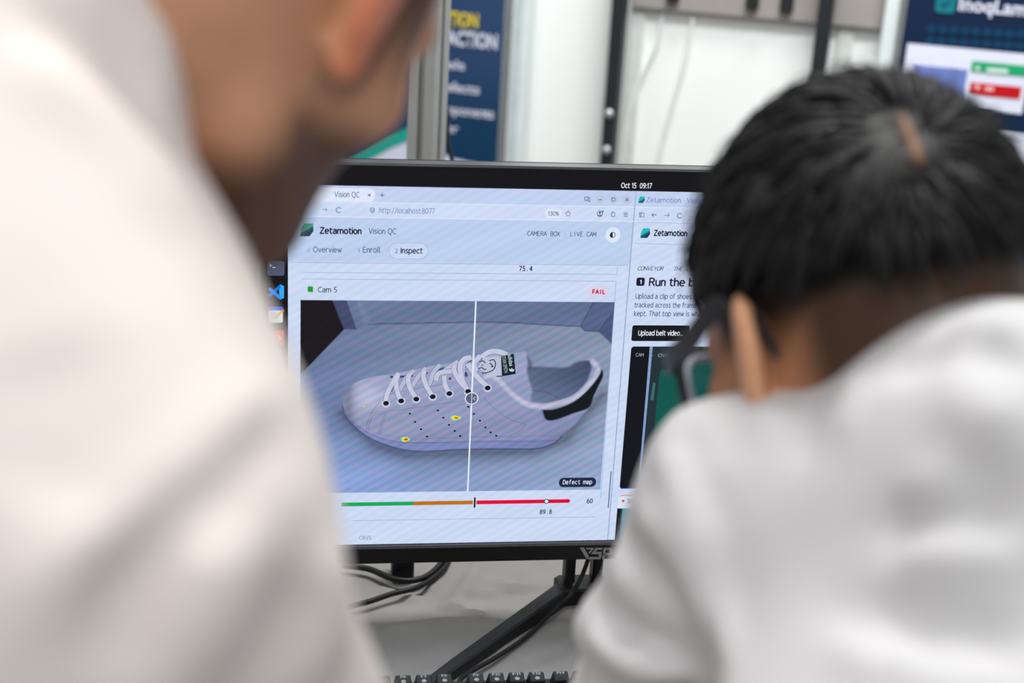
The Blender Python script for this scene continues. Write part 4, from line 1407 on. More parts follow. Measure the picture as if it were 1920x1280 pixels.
def mesh_field(fn, lo, hi, h, relax=2):
    """sparse surface nets over the field fn (negative inside)"""
    lo, hi = np.asarray(lo, float), np.asarray(hi, float)
    nb = np.ceil((hi - lo) / (8 * h)).astype(int)
    N = nb * 8
    bi = np.stack(np.meshgrid(*[np.arange(q) for q in nb], indexing='ij'), -1).reshape(-1, 3)
    dc = fn(lo + (bi * 8 + 3.5) * h)
    V = np.repeat(np.repeat(np.repeat(np.sign(dc).reshape(nb).astype(np.float32), 8, 0), 8, 1), 8, 2)
    act = bi[np.abs(dc) < 8 * h * 1.1]
    off = np.stack(np.meshgrid(*[np.arange(8)] * 3, indexing='ij'), -1).reshape(-1, 3)
    for s_ in range(0, len(act), 1500):
        ix = (act[s_:s_ + 1500, None, :] * 8 + off[None]).reshape(-1, 3)
        V[ix[:, 0], ix[:, 1], ix[:, 2]] = fn(lo + ix * h)
    sg = V < 0
    cs_ = [sg[a_:N[0] - 1 + a_, b_:N[1] - 1 + b_, c_:N[2] - 1 + c_] for a_ in (0, 1) for b_ in (0, 1) for c_ in (0, 1)]
    an_ = np.logical_or.reduce(cs_)
    al_ = np.logical_and.reduce(cs_)
    cells = np.argwhere(an_ & ~al_)
    idx = np.full(N - 1, -1, np.int32)
    idx[cells[:, 0], cells[:, 1], cells[:, 2]] = np.arange(len(cells))
    acc, cnt = np.zeros((len(cells), 3)), np.zeros(len(cells))
    corners = np.array([(a_, b_, c_) for a_ in (0, 1) for b_ in (0, 1) for c_ in (0, 1)])
    for i_ in range(8):
        for j_ in range(i_ + 1, 8):
            if np.abs(corners[i_] - corners[j_]).sum() != 1:
                continue
            p0, p1 = cells + corners[i_], cells + corners[j_]
            v0, v1 = V[p0[:, 0], p0[:, 1], p0[:, 2]], V[p1[:, 0], p1[:, 1], p1[:, 2]]
            m_ = (v0 < 0) != (v1 < 0)
            t = (v0 / (v0 - v1 + 1e-20))[m_][:, None]
            acc[m_] += p0[m_] + t * (corners[j_] - corners[i_])
            cnt[m_] += 1
    P = lo + acc / cnt[:, None] * h
    quads = []
    for ax_ in range(3):
        sl0 = [slice(1, N[q] - 1) for q in range(3)]
        sl1 = list(sl0)
        sl0[ax_] = slice(0, N[ax_] - 1)
        sl1[ax_] = slice(1, N[ax_])
        s0_, s1_ = sg[tuple(sl0)], sg[tuple(sl1)]
        e = np.argwhere(s0_ != s1_)
        if not len(e):
            continue
        flip = s0_[e[:, 0], e[:, 1], e[:, 2]]
        base = e.copy()
        for q in range(3):
            if q != ax_:
                base[:, q] += 1
        b_, c_ = (ax_ + 1) % 3, (ax_ + 2) % 3
        q4 = []
        for db, dc_ in ((-1, -1), (0, -1), (0, 0), (-1, 0)):
            g = base.copy()
            g[:, b_] += db
            g[:, c_] += dc_
            q4.append(idx[g[:, 0], g[:, 1], g[:, 2]])
        q4 = np.stack(q4, 1)
        q4[~flip] = q4[~flip][:, ::-1]
        quads.append(q4)
    Q = np.concatenate(quads)
    Q = Q[(Q >= 0).all(1)]
    E_ = np.concatenate([Q[:, [0, 1]], Q[:, [1, 2]], Q[:, [2, 3]], Q[:, [3, 0]]])
    E_ = np.concatenate([E_, E_[:, ::-1]])
    deg = np.bincount(E_[:, 0], minlength=len(P)).astype(float)
    for _ in range(relax):
        S_ = np.stack([np.bincount(E_[:, 0], P[E_[:, 1], q], minlength=len(P)) for q in range(3)], 1)
        P = 0.5 * P + 0.5 * S_ / np.maximum(deg, 1)[:, None]
    return P, Q


def march(fn, u, v, d0=0.2, d1=1.6):
    """first point of the field met along the ray through photo pixel (u, v)"""
    r = ray(u, v)
    d = d0
    for _ in range(160):
        p = CAM + r * d
        s_ = float(fn(p[None])[0])
        if s_ < 0.0006:
            return p
        d += max(s_, 0.0008) * 0.8
        if d > d1:
            return None
    return p


def fold(fn, marks):
    """adds folds to a cloth field: marks = (3D polyline, width, height)"""
    segs = []
    for pts, wd, amp in marks:
        pts = [p for p in pts if p is not None]
        if len(pts) >= 2:
            segs.append((smooth_path(pts, 5) if len(pts) > 2 else np.array(pts), wd, amp))

    def g(p):
        d = fn(p)
        near = np.abs(d) < 0.03
        if near.any():
            q = p[near]
            dd = d[near]
            for P, wd, amp in segs:
                lo_, hi_ = P.min(0) - 3 * wd, P.max(0) + 3 * wd
                k_ = ((q > lo_) & (q < hi_)).all(1)
                if not k_.any():
                    continue
                e = np.full(k_.sum(), 9.0)
                tt = np.zeros(k_.sum())
                for i_ in range(len(P) - 1):
                    ab = P[i_ + 1] - P[i_]
                    t = np.clip(((q[k_] - P[i_]) @ ab) / (ab @ ab + 1e-12), 0, 1)
                    di = np.linalg.norm(q[k_] - P[i_] - t[:, None] * ab, axis=1)
                    b_ = di < e
                    e[b_] = di[b_]
                    tt[b_] = ((i_ + t) / (len(P) - 1))[b_]
                dd[k_] -= amp * np.exp(-(e / wd) ** 2) * np.clip(np.sin(pi * np.clip(tt, 0.04, 0.96)) * 1.6, 0, 1)
            d[near] = dd
        return d
    return g


def head_frame(psi, th, ro):
    Fh = np.array([-sin(psi), cos(psi), 0])
    F = cos(th) * Fh - sin(th) * UPZ
    U = sin(th) * Fh + cos(th) * UPZ
    L = np.cross(U, F)
    return np.array([F, cos(ro) * L + sin(ro) * U, cos(ro) * U - sin(ro) * L])   # rows forward, left, up


def head_field(q, fat=0.0, earz=0.0):
    """head in its own frame: x forward, y left, z up, origin at the middle of the skull"""
    m = q * np.array([1, 1, 1.0])
    ay = np.abs(m[:, 1])
    s_ = np.stack([m[:, 0], ay, m[:, 2]], 1)
    d = ell(s_, (-0.012, 0, 0.012), (0.096, 0.075, 0.100))
    d = smin(d, ell(s_, (0.030, 0, -0.035), (0.062, 0.060, 0.088)), 0.03)
    d = smin(d, ell(s_, (0.040, 0, -0.085), (0.048, 0.054 + fat, 0.044)), 0.03)
    d = smin(d, ell(s_, (0.078, 0, -0.118), (0.020, 0.026, 0.018)), 0.025)
    d = smin(d, cap(s_, (0.000, 0.056, -0.085), (0.06, 0.035, -0.115), 0.016, 0.015), 0.025)
    d = smin(d, ell(s_, (0.055, 0.047, -0.040), (0.024, 0.020, 0.018)), 0.02)
    d = smin(d, cap(s_, (0.083, 0.012, 0.002), (0.070, 0.048, 0.000), 0.009, 0.008), 0.012)
    d = smin(d, chain(s_, [(0.090, 0, -0.008), (0.100, 0, -0.035), (0.108, 0, -0.056)], [0.008, 0.009, 0.012], 0.006), 0.012)
    d = smin(d, ell(s_, (0.097, 0.012, -0.060), (0.011, 0.008, 0.008)), 0.008)
    d = -smin(-d, ell(s_, (0.100, 0.034, -0.020), (0.018, 0.017, 0.012)), 0.012)
    d = np.minimum(d, ell(s_, (0.076, 0.033, -0.020), (0.014, 0.014, 0.013)))
    d = smin(d, ell(s_, (0.090, 0, -0.082), (0.010, 0.022, 0.005)), 0.006)
    d = smin(d, ell(s_, (0.089, 0, -0.093), (0.010, 0.018, 0.006)), 0.006)
    # ear: tilted shell with rim and lobe
    ca, sa2 = cos(radians(28)), sin(radians(28))
    axE = np.array([[ca, -sa2, 0.18], [sa2, ca, 0], [-0.18, 0, 1.0]])
    ec = np.array([-0.008, 0.082, -0.024 + earz])
    e = ell(s_, ec, (0.019, 0.0075, 0.033), axE)
    e = -smin(-e, ell(s_, ec + np.array([0.004, 0.011, 0.004]), (0.011, 0.008, 0.020), axE), 0.004)
    e = smin(e, ell(s_, ec + np.array([0.006, -0.003, -0.031]), (0.009, 0.006, 0.010)), 0.008)
    return smin(d, e, 0.007)


def hand_field(p, w_, d_, up, side):
    """hand resting: wrist point, pointing direction, back-of-hand direction, +1 thumb on the +across side"""
    d_ = np.asarray(d_, float)
    d_ = d_ / np.linalg.norm(d_)
    up = np.asarray(up, float) - np.dot(up, d_) * d_
    up /= np.linalg.norm(up)
    ac = np.cross(d_, up) * side
    pc_ = w_ + d_ * 0.048
    f_ = ell(p, pc_, (0.054, 0.041, 0.015), np.array([d_, ac, up]))
    for k_, (o_, ln_) in enumerate(((0.027, 0.070), (0.009, 0.079), (-0.010, 0.074), (-0.028, 0.058))):
        b_ = w_ + d_ * 0.086 + ac * o_
        m1 = b_ + d_ * ln_ * 0.42 + up * 0.004 + ac * o_ * 0.06
        m2 = m1 + d_ * ln_ * 0.32 - up * 0.007 + ac * o_ * 0.04
        m3 = m2 + d_ * ln_ * 0.22 - up * 0.010
        f_ = smin(f_, chain(p, [b_ - d_ * 0.02, m1, m2, m3], [0.0098, 0.0088, 0.0080, 0.0068], 0.004), 0.006)
    t0 = w_ + d_ * 0.030 + ac * 0.028
    t1 = t0 + d_ * 0.030 + ac * 0.022 - up * 0.004
    t2 = t1 + d_ * 0.026 + ac * 0.006 - up * 0.004
    f_ = smin(f_, chain(p, [t0, t1, t2], [0.0125, 0.0100, 0.0085], 0.004), 0.008)
    return f_


def build_man(name, label, J, hd, look, shirt_m, folds, col_fn, extra_shirt=None):
    """J: joints in world space; hd: (origin, frame rows)"""
    ho, hf = hd
    toh = lambda p: (p - ho) @ hf.T
    feet = (J['ankL'] + J['ankR']) / 2
    r = root(name, label, 'person', (feet[0], feet[1], 0), group='people at the monitor')
    c7, pel, ches, wai = J['c7'], J['pel'], J['ches'], J['wai']
    spine = c7 - pel
    spine /= np.linalg.norm(spine)
    lat = J['lat'] - np.dot(J['lat'], spine) * spine
    lat /= np.linalg.norm(lat)
    fr = np.array([lat, np.cross(spine, lat), spine])
    nb_ = ho + hf.T @ np.array([-0.025, 0, -0.055])

    def torso(p, g):
        d = ell(p, ches, np.array([0.165, 0.112, 0.185]) + g, fr)
        d = smin(d, ell(p, wai, np.array([0.150, 0.105, 0.17]) + g, fr), 0.06)
        d = smin(d, ell(p, pel, np.array([0.165, 0.115, 0.13]) + g, fr), 0.06)
        for sd_ in 'LR':
            sh_ = J['sh' + sd_]
            d = smin(d, cap(p, c7 - spine * 0.02, sh_, J.get('trap', 0.050) + g, J.get('trap', 0.050) + 0.006 + g), 0.075)
        return d

    def arm(p, sd_, g, end=1.0):
        sh_, el_, wr_ = J['sh' + sd_], J['el' + sd_], J['wr' + sd_]
        we = el_ + (wr_ - el_) * end
        return smin(cap(p, sh_, el_, 0.054 + g, 0.042 + g), cap(p, el_, we, 0.041 + g, 0.030 + g + 0.004 * (g > 0)), 0.02)

    def legs(p, g):
        d = None
        for sd_ in 'LR':
            e = chain(p, [J['hip' + sd_], J['kn' + sd_], J['ank' + sd_] - np.array([0, 0, 0])], [0.083 + g, 0.055 + g, 0.040 + g * 1.6], 0.03)
            d = e if d is None else smin(d, e, 0.03)
        return d

    def body(p):
        d = smin(cap(p, nb_, c7 + J.get('nko', np.zeros(3)), 0.054, 0.060), torso(p, -0.018), 0.04)
        nr = np.linalg.norm(p - ho, axis=1) < 0.26
        if nr.any():
            d[nr] = smin(d[nr], head_field(toh(p[nr]), J.get('fat', 0), J.get('earz', 0)), 0.03)
        for sd_ in 'LR':
            d = smin(d, arm(p, sd_, -0.006), 0.02)
            nr = np.linalg.norm(p - J['wr' + sd_], axis=1) < 0.27
            if nr.any():
                d[nr] = smin(d[nr], hand_field(p[nr], J['wr' + sd_], J['hd' + sd_], J['hu' + sd_], J['tb' + sd_]), 0.015)
        return smin(d, legs(p, -0.01), 0.03)

    allp = np.array([ho, c7, pel] + [J[k_ + s_] for k_ in ('sh', 'el', 'wr', 'kn', 'ank') for s_ in 'LR'])
    lo, hi = allp.min(0) - 0.24, allp.max(0) + 0.24
    lo[2] = 0.03
    P, Q = mesh_field(body, lo, hi, 0.0045)
    b_ = obj('body', P, Q, mat('skin', (180, 130, 100), 0.5, 0, 0.3, var=0.06, scale=60, vcol=True, Subsurface_Weight=0.08, Subsurface_Scale=0.006), r, True, col=col_fn(toh(P), P))

    def shirt0(p):
        d = torso(p, 0.016)
        for sd_ in 'LR':
            d = smin(d, arm(p, sd_, J.get('loose', 0.013), 0.93), 0.035)
        if extra_shirt is not None:
            d = extra_shirt(p, d)
        # hem below the hips
        return np.maximum(d, (pel - spine * 0.10 - p) @ spine)

    sf = fold(shirt0, folds(shirt0))
    ups = [q for q in (c7, pel, J['shL'], J['shR'], J['elL'], J['elR'], J['wrL'], J['wrR'], ho)]
    P, Q = mesh_field(sf, np.min(ups, 0) - 0.22, np.max(ups, 0) + 0.22, 0.0058, 3)
    obj('shirt', P, Q, shirt_m, r, True)
    P, Q = mesh_field(lambda p: np.maximum(smin(legs(p, 0.012), ell(p, pel, np.array([0.172, 0.122, 0.12]) + 0.004, fr), 0.05), (p - pel - spine * 0.02) @ spine), np.min([pel, J['hipL'], J['hipR'], J['knL'], J['knR'], J['ankL'], J['ankR']], 0) - 0.2, np.max([pel, J['hipL'], J['hipR'], J['knL'], J['knR'], J['ankL'], J['ankR']], 0) + 0.2, 0.011, 2)
    obj('trousers', P, Q, mat('dark_trousers', (44, 46, 56), 0.9, var=0.1, scale=80), r, True)
    for sd_ in 'LR':
        a_ = J['ank' + sd_]
        fwd = J['foot']
        sidev = np.cross(UPZ, fwd)
        fr2 = np.array([fwd, sidev, UPZ])
        fc_ = np.array([a_[0], a_[1], 0.045]) + fwd * 0.055
        shoe = lambda p: np.maximum(smin(ell(p, fc_, (0.135, 0.046, 0.048), fr2), cap(p, (a_[0], a_[1], 0.05), (a_[0], a_[1], 0.10), 0.045, 0.042), 0.03), 0.004 - p[:, 2])
        P, Q = mesh_field(shoe, fc_ - 0.22, fc_ + 0.22, 0.007, 2)
        obj('shoe', P, Q, mat('shoe_black', (28, 27, 28), 0.5), r, True)
    return r, toh, body, sf


def locks(name, n, rng, m, parent, hd, seed_fn, flow, length, width, lift, wave):
    """tapered locks of hair growing from the scalp; everything in the head frame"""
    ho, hf = hd
    V, Q = [], []
    base = 0
    for _ in range(n):
        p, nrm = seed_fn(rng)
        if p is None:
            continue
        ln_ = length(p) * rng.uniform(0.7, 1.25)
        segs = 6
        d_ = flow(p, nrm)
        d_ = d_ + rng.normal(0, wave, 3)
        pts = []
        q = p.copy()
        for s_ in range(segs + 1):
            t = s_ / segs
            pts.append(q.copy())
            nn = (q - np.array([-0.012, 0, 0.012])) / np.array([0.096, 0.075, 0.1]) ** 2
            nn /= np.linalg.norm(nn)
            dd = flow(q, nn) * 0.75 + d_ * 0.6
            dd -= nn * np.dot(dd, nn) * 0.9
            dd /= np.linalg.norm(dd) + 1e-9
            q = q + (dd + nn * lift * (1 - 1.7 * t)) * ln_ / segs
        pts = np.array(pts)
        tg = np.gradient(pts, axis=0)
        tg /= np.linalg.norm(tg, axis=1)[:, None] + 1e-9
        nn = pts - np.array([-0.012, 0, 0.0])
        nn /= np.linalg.norm(nn, axis=1)[:, None]
        sd_ = np.cross(tg, nn)
        sd_ /= np.linalg.norm(sd_, axis=1)[:, None] + 1e-9
        up_ = np.cross(sd_, tg)
        wd = width * rng.uniform(0.6, 1.4) * np.array([0.7, 1.0, 1.0, 0.9, 0.75, 0.5, 0.08])
        for s_ in range(segs + 1):
            V += [pts[s_] + sd_[s_] * wd[s_], pts[s_] + up_[s_] * wd[s_] * 0.55, pts[s_] - sd_[s_] * wd[s_], pts[s_] - up_[s_] * wd[s_] * 0.4]
        for s_ in range(segs):
            for k_ in range(4):
                j_ = (k_ + 1) % 4
                Q.append((base + s_ * 4 + k_, base + s_ * 4 + j_, base + s_ * 4 + 4 + j_, base + s_ * 4 + 4 + k_))
        base += (segs + 1) * 4
    V = np.array(V) @ hf + ho
    return obj(name, V, np.array(Q), m, parent, True)


def sm(a, b, x_):
    t = np.clip((x_ - a) / (b - a), 0, 1)
    return t * t * (3 - 2 * t)


def skull_seed(cond, rad=1.02):
    def f(rng):
        for _ in range(60):
            n_ = rng.normal(0, 1, 3)
            n_ /= np.linalg.norm(n_)
            p = np.array([-0.012, 0, 0.012]) + n_ * np.array([0.096, 0.075, 0.1]) * rad
            if cond(p):
                g = n_ / np.array([0.096, 0.075, 0.1])
                return p, g / np.linalg.norm(g)
        return None, None
    return f


m_hair = mat('black_hair', (16, 16, 18), 0.52, 0, 0.36, var=0.25, scale=220, bump=0.5)
m_hair_b = mat('brown_hair', (46, 36, 30), 0.5, 0, 0.4, var=0.2, scale=90)

# ---- person on the right, bent over the table, seen from behind
hoB = at(1604, 578, 0.80)
hfB = head_frame(radians(27), radians(34.5), radians(4))
JB = dict(c7=at(1925, 865, 0.690), pel=np.array([0.43, 0.10, 1.00]), shL=at(1440, 990, 0.775), shR=np.array([0.47, 0.50, 1.16]),
          elL=np.array([0.080, 0.715, 0.985]), wrL=np.array([0.055, 0.865, 0.812]), elR=np.array([0.60, 0.72, 0.97]), wrR=np.array([0.50, 0.95, 0.82]),
          hdL=np.array([-0.2, 1.0, -0.14]), hdR=np.array([-0.3, 1.0, -0.25]), huL=UPZ, huR=UPZ, tbL=1, tbR=-1,
          hipL=np.array([0.33, 0.10, 0.93]), hipR=np.array([0.53, 0.10, 0.93]), knL=np.array([0.33, 0.17, 0.50]), knR=np.array([0.55, 0.17, 0.50]), ankL=np.array([0.32, 0.08, 0.09]), ankR=np.array([0.57, 0.08, 0.09]),
          foot=np.array([0.0, 1.0, 0.0]), lat=np.array([-1.0, 0.10, 0.0]), trap=0.047)
JB['ches'] = JB['pel'] + (JB['c7'] - JB['pel']) * 0.70 + np.array([-0.03, 0.03, -0.075])
JB['wai'] = JB['pel'] + (JB['c7'] - JB['pel']) * 0.34 + np.array([-0.01, 0.0, -0.05])


def skin_B(q, P):
    n = len(q)
    base = np.tile(lin((192, 138, 104)), (n, 1))
    x_, y_, z_ = q[:, 0], np.abs(q[:, 1]), q[:, 2]
    # close-cropped hair at nape and sides
    crop = sm(-0.165, -0.10, z_ + 0.25 * np.clip(x_ + 0.06, 0, 1)) * sm(-0.018, -0.050, x_ + 0.10 * (z_ + 0.05)) * (z_ < 0.2)
    side = sm(-0.030, 0.008, z_ + 0.5 * np.clip(0.03 - x_, -0.02, 0.02)) * sm(0.050, 0.028, x_ - 0.6 * np.clip(z_, 0, 0.05))
    k_ = np.clip(np.maximum(crop * 0.88, side), 0, 1)
    ear = sm(0.079, 0.083, y_) * sm(0.06, 0.03, np.abs(z_ + 0.03)) * (np.abs(x_ + 0.005) < 0.04)
    k_ *= (1 - ear)
    tone = sm(-0.10, -0.03, z_)[:, None]
    base = base * (1 - k_[:, None]) + (lin((58, 43, 34)) * (1 - tone) + lin((20, 16, 15)) * tone) * k_[:, None]
    base = base * (1 - ear[:, None]) + lin((230, 172, 134)) * ear[:, None]
    lips = ((np.abs(z_ + 0.088) < 0.010) & (y_ < 0.022) & (x_ > 0.085))
    base[lips] = lin((165, 95, 85))
    eye = (np.linalg.norm(np.stack([x_ - 0.076, y_ - 0.033, z_ + 0.020], 1), axis=1) < 0.0150)
    base[eye] = lin((225, 220, 215))
    base[eye & (np.hypot(y_ - 0.033, z_ + 0.022) < 0.006)] = lin((40, 26, 20))
    brow = (np.abs(z_ - 0.004) < 0.004) & (y_ > 0.014) & (y_ < 0.052) & (x_ > 0.06)
    base[brow] = lin((30, 24, 22))
    return base


def folds_B(fn):
    W = lambda *px: [march(fn, u, v) for u, v in px]
    F_ = []
    for px, wd, amp in (([(1240, 830), (1262, 870), (1300, 990), (1340, 1130), (1370, 1300)], 0.011, 0.008),
                        ([(1265, 800), (1300, 880), (1345, 1010)], 0.010, -0.004),
                        ([(1190, 960), (1240, 1000), (1300, 1090), (1330, 1200)], 0.010, 0.010), ([(1180, 1010), (1240, 1070), (1300, 1160)], 0.009, -0.008),
                        ([(1100, 1165), (1140, 1215), (1220, 1250), (1300, 1262)], 0.009, 0.010), ([(1140, 1160), (1200, 1205), (1290, 1225)], 0.009, -0.009),
                        ([(1150, 1080), (1200, 1120), (1260, 1180)], 0.010, 0.006),
                        ([(1355, 745), (1370, 790), (1372, 860)], 0.006, -0.004), ([(1440, 715), (1450, 760), (1446, 830)], 0.006, 0.004), ([(1525, 700), (1520, 760), (1508, 860)], 0.007, -0.005),
                        ([(1600, 690), (1596, 750), (1580, 830)], 0.006, 0.004), ([(1560, 700), (1555, 760)], 0.005, 0.004), ([(1480, 705), (1484, 770)], 0.005, 0.004),
                        ([(1660, 690), (1720, 670), (1775, 668)], 0.010, -0.010), ([(1830, 640), (1880, 670), (1930, 676)], 0.008, -0.013), ([(1800, 620), (1850, 610), (1930, 630)], 0.010, 0.007),
                        ([(1770, 720), (1840, 770), (1930, 780)], 0.014, 0.006), ([(1640, 1000), (1740, 985), (1930, 985)], 0.011, -0.006), ([(1660, 1040), (1780, 1035), (1930, 1040)], 0.010, 0.004),
                        ([(1580, 1150), (1700, 1190), (1820, 1215), (1930, 1212)], 0.012, -0.012), ([(1560, 1190), (1700, 1240), (1930, 1265)], 0.012, 0.008), ([(1700, 860), (1760, 960), (1800, 1100)], 0.016, 0.003), ([(1800, 880), (1860, 910), (1930, 905)], 0.012, -0.004)):
        F_.append((W(*px), wd, amp * 1.2))
    return F_


cB = JB['c7']
SLEEVE_B = [(at(1128, 1180, 0.80), at(1215, 1240, 0.75), 0.017, 0.013), (at(1150, 1140, 0.80), at(1190, 1075, 0.77), 0.012, 0.014),
            (at(1312, 838, 0.765), at(1290, 858, 0.775), 0.022, 0.018)]


def collar_B(p, d):
    nk = (hoB + hfB.T @ np.array([-0.03, 0, -0.06])) - cB
    nk /= np.linalg.norm(nk)
    e = cap(p, cB - nk * 0.02, cB + nk * 0.030, 0.072, 0.070)
    d = smin(d, e, 0.03)
    for a_, b_, ra_, rb_ in SLEEVE_B:
        d = smin(d, cap(p, a_, b_, ra_, rb_), 0.015)
    return d


m_shB = mat('white_shirt_cool', (210, 210, 212), 0.9, 0, 0.15, var=0.015, scale=30, bump=0.05)
manB, tohB, bodyB, sfB = build_man('person', 'person in a white shirt bent over the table at right, dark hair and glasses', JB, (hoB, hfB), None, m_shB, folds_B, skin_B, collar_B)
# cap under the locks, then the locks


def hair_line(p):
    """height of the lower edge of the long hair, in the head frame"""
    x_, y_, z_ = p[..., 0], np.abs(p[..., 1]), p[..., 2]
    return np.where(x_ > 0.035, 0.040 + 0.25 * (x_ - 0.035), 0.030 + 0.12 * np.clip(x_ + 0.02, -0.1, 0.055))


def cap_B(p):
    q = tohB(p)
    d = ell(q, (-0.014, 0, 0.012), (0.106, 0.092, 0.103))
    wv = 0.0022 * np.sin(q[:, 0] * 160 + 2 * np.sin(q[:, 1] * 90)) * np.sin(q[:, 1] * 140 + q[:, 2] * 120)
    return np.maximum(d + wv, (hair_line(q) + 0.012 - q[:, 2]) * 0.8)


whorl = tohB(march(cap_B, 1708, 262)[None])[0]
P, Q = mesh_field(cap_B, hoB - 0.16, hoB + 0.16, 0.005, 2)
hair = obj('hair', P, Q, m_hair, manB, True)


def flow_B(p, n_):
    d = p - whorl
    d = d / (np.linalg.norm(d) + 0.004)
    sw = np.cross(n_, d) * 0.28
    g = np.array([0.15, 0.0, -0.35])
    e = d + sw + g
    e = e - n_ * np.dot(e, n_)
    return e / (np.linalg.norm(e) + 1e-9)


rngB = np.random.default_rng(5)
wa, wb = march(cap_B, 1692, 222), march(cap_B, 1722, 300)
P, Q = mesh_field(lambda p: cap(p, wa, wb, 0.0034, 0.0044), np.minimum(wa, wb) - 0.02, np.maximum(wa, wb) + 0.02, 0.003, 1)
obj('parting', P, Q, mat('scalp', (132, 102, 82), 0.6, var=0.15, scale=120), hair, True, label='bare scalp at the crown whorl')
wal, wbl = tohB(wa[None])[0], tohB(wb[None])[0]
off_part = lambda p: np.linalg.norm(p - wal - np.clip(np.dot(p - wal, wbl - wal) / np.dot(wbl - wal, wbl - wal), 0, 1) * (wbl - wal)) > 0.0075
locks('hair_locks', 2600, rngB, m_hair, hair, (hoB, hfB), skull_seed(lambda p: p[2] > hair_line(p) + 0.004 and off_part(p), 1.07), flow_B,
      lambda p: 0.040 + 0.008 * (p[2] > 0.07), 0.0036, 0.42, 0.24)
locks('loose_hairs', 260, rngB, m_hair, hair, (hoB, hfB), skull_seed(lambda p: p[2] > hair_line(p) + 0.012, 1.09), flow_B, lambda p: 0.036, 0.0009, 0.85, 0.65)

# glasses
gl = root('eyeglasses', 'dark-framed eyeglasses worn by the person at right', 'glasses', hoB + hfB.T @ np.array([0.1, 0, -0.02]))
ROOT_INV[gl.name] = np.linalg.inv(np.block([[np.eye(3), (np.array(gl.location))[:, None]], [np.zeros((1, 3)), np.ones((1, 1))]]))
gw = lambda x_, y_, z_: hoB + hfB.T @ np.array([x_, y_, z_])
m_frame = mat('glasses_frame', (30, 32, 38), 0.3, 0, 0.5)
m_lens = mat('lens_glass', (235, 240, 250), 0.03, 0, 0.6, var=0, Transmission_Weight=1.0, IOR=1.35)
for sg in (1, -1):
    ring = []
    for t in np.linspace(0, 2 * pi, 25):
        c_, s_ = cos(t), sin(t)
        e = 0.55
        yy = np.sign(c_) * abs(c_) ** e * 0.027
        zz = np.sign(s_) * abs(s_) ** e * 0.021
        ring.append(gw(0.103 - 0.012 * ((yy * sg + 0.036 * sg) / 0.07) ** 2 * 1.0, sg * 0.036 + yy, -0.021 + zz))
    MB().tube(np.array(ring), 0.0034, 8, False).obj('rim', m_frame, gl, True)
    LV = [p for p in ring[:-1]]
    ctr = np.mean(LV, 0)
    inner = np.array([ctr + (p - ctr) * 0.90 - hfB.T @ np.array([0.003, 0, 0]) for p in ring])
    MB().tube(inner, 0.0022, 8, False).obj('lens_edge_glint', mat('lens_edge_glint', (205, 214, 235), 0.15, 0, 0.6, var=0.02), gl, True)  # pale colour stands in for light caught along the lens edge
    back = [p + hfB.T @ np.array([-0.0015, 0, 0]) for p in LV]
    nL = len(LV)
    obj('lens', LV + back, [tuple(range(nL)), tuple(range(nL, 2 * nL))[::-1]] + [(q, (q + 1) % nL, nL + (q + 1) % nL, nL + q) for q in range(nL)], m_lens, gl)
    tp = smooth_path([gw(0.094, sg * 0.066, -0.006), gw(0.088, sg * 0.074, -0.006), gw(0.05, sg * 0.082, -0.004), gw(0.004, sg * 0.086, 0.006), gw(-0.020, sg * 0.084, -0.010), gw(-0.030, sg * 0.080, -0.030)], 6)
    kk = len(tp)
    V = []
    for i_, p in enumerate(tp):
        hh = 0.0066 if i_ < kk * 0.6 else 0.0040
        for dy, dz in ((-0.0016, -hh), (0.0016, -hh), (0.0016, hh), (-0.0016, hh)):
            V.append(p + hfB.T @ np.array([0, dy, dz]))
    Fc = [(0, 1, 2, 3), tuple(range(4 * kk - 4, 4 * kk))[::-1]]
    for i_ in range(kk - 1):
        for k_ in range(4):
            Fc.append((i_ * 4 + k_, i_ * 4 + (k_ + 1) % 4, i_ * 4 + 4 + (k_ + 1) % 4, i_ * 4 + 4 + k_))
    obj('temple', V, Fc, m_frame, gl)
MB().tube(smooth_path([gw(0.102, 0.010, -0.016), gw(0.110, 0, -0.010), gw(0.102, -0.010, -0.016)], 5), 0.0022, 8).obj('bridge', m_frame, gl, True)

# ---- person on the left, closest to the camera
hoA = at(500, -140, 0.62)
hfA = head_frame(radians(-28), radians(33), radians(13.5))
JA = dict(c7=at(-150, 110, 0.55), pel=np.array([-0.42, 0.16, 1.02]), shR=at(146, 1015, 0.50), shL=np.array([-0.36, 0.60, 1.47]),
          elR=np.array([-0.064, 0.53, 1.04]), wrR=np.array([-0.145, 0.775, 0.845]), elL=np.array([-0.50, 0.72, 1.20]), wrL=np.array([-0.44, 0.86, 1.01]),
          hdR=np.array([-0.05, 1.0, -0.40]), hdL=np.array([0.15, 0.5, -1.0]), huR=UPZ, huL=np.array([-0.3, 1.0, 0.5]), tbR=-1, tbL=1,
          hipL=np.array([-0.52, 0.20, 0.95]), hipR=np.array([-0.34, 0.10, 0.95]), knL=np.array([-0.52, 0.26, 0.50]), knR=np.array([-0.34, 0.16, 0.50]), ankL=np.array([-0.55, 0.20, 0.09]), ankR=np.array([-0.36, 0.08, 0.09]),
          foot=np.array([0.5, 0.866, 0.0]), lat=np.array([-0.62, 0.40, 0.30]), fat=-0.004, loose=0.026, trap=0.037, earz=0.014)
JA['ches'] = JA['pel'] + (JA['c7'] - JA['pel']) * 0.68 + np.array([0.03, 0.03, -0.02])
JA['wai'] = JA['pel'] + (JA['c7'] - JA['pel']) * 0.33 + np.array([0.02, 0.02, -0.01])


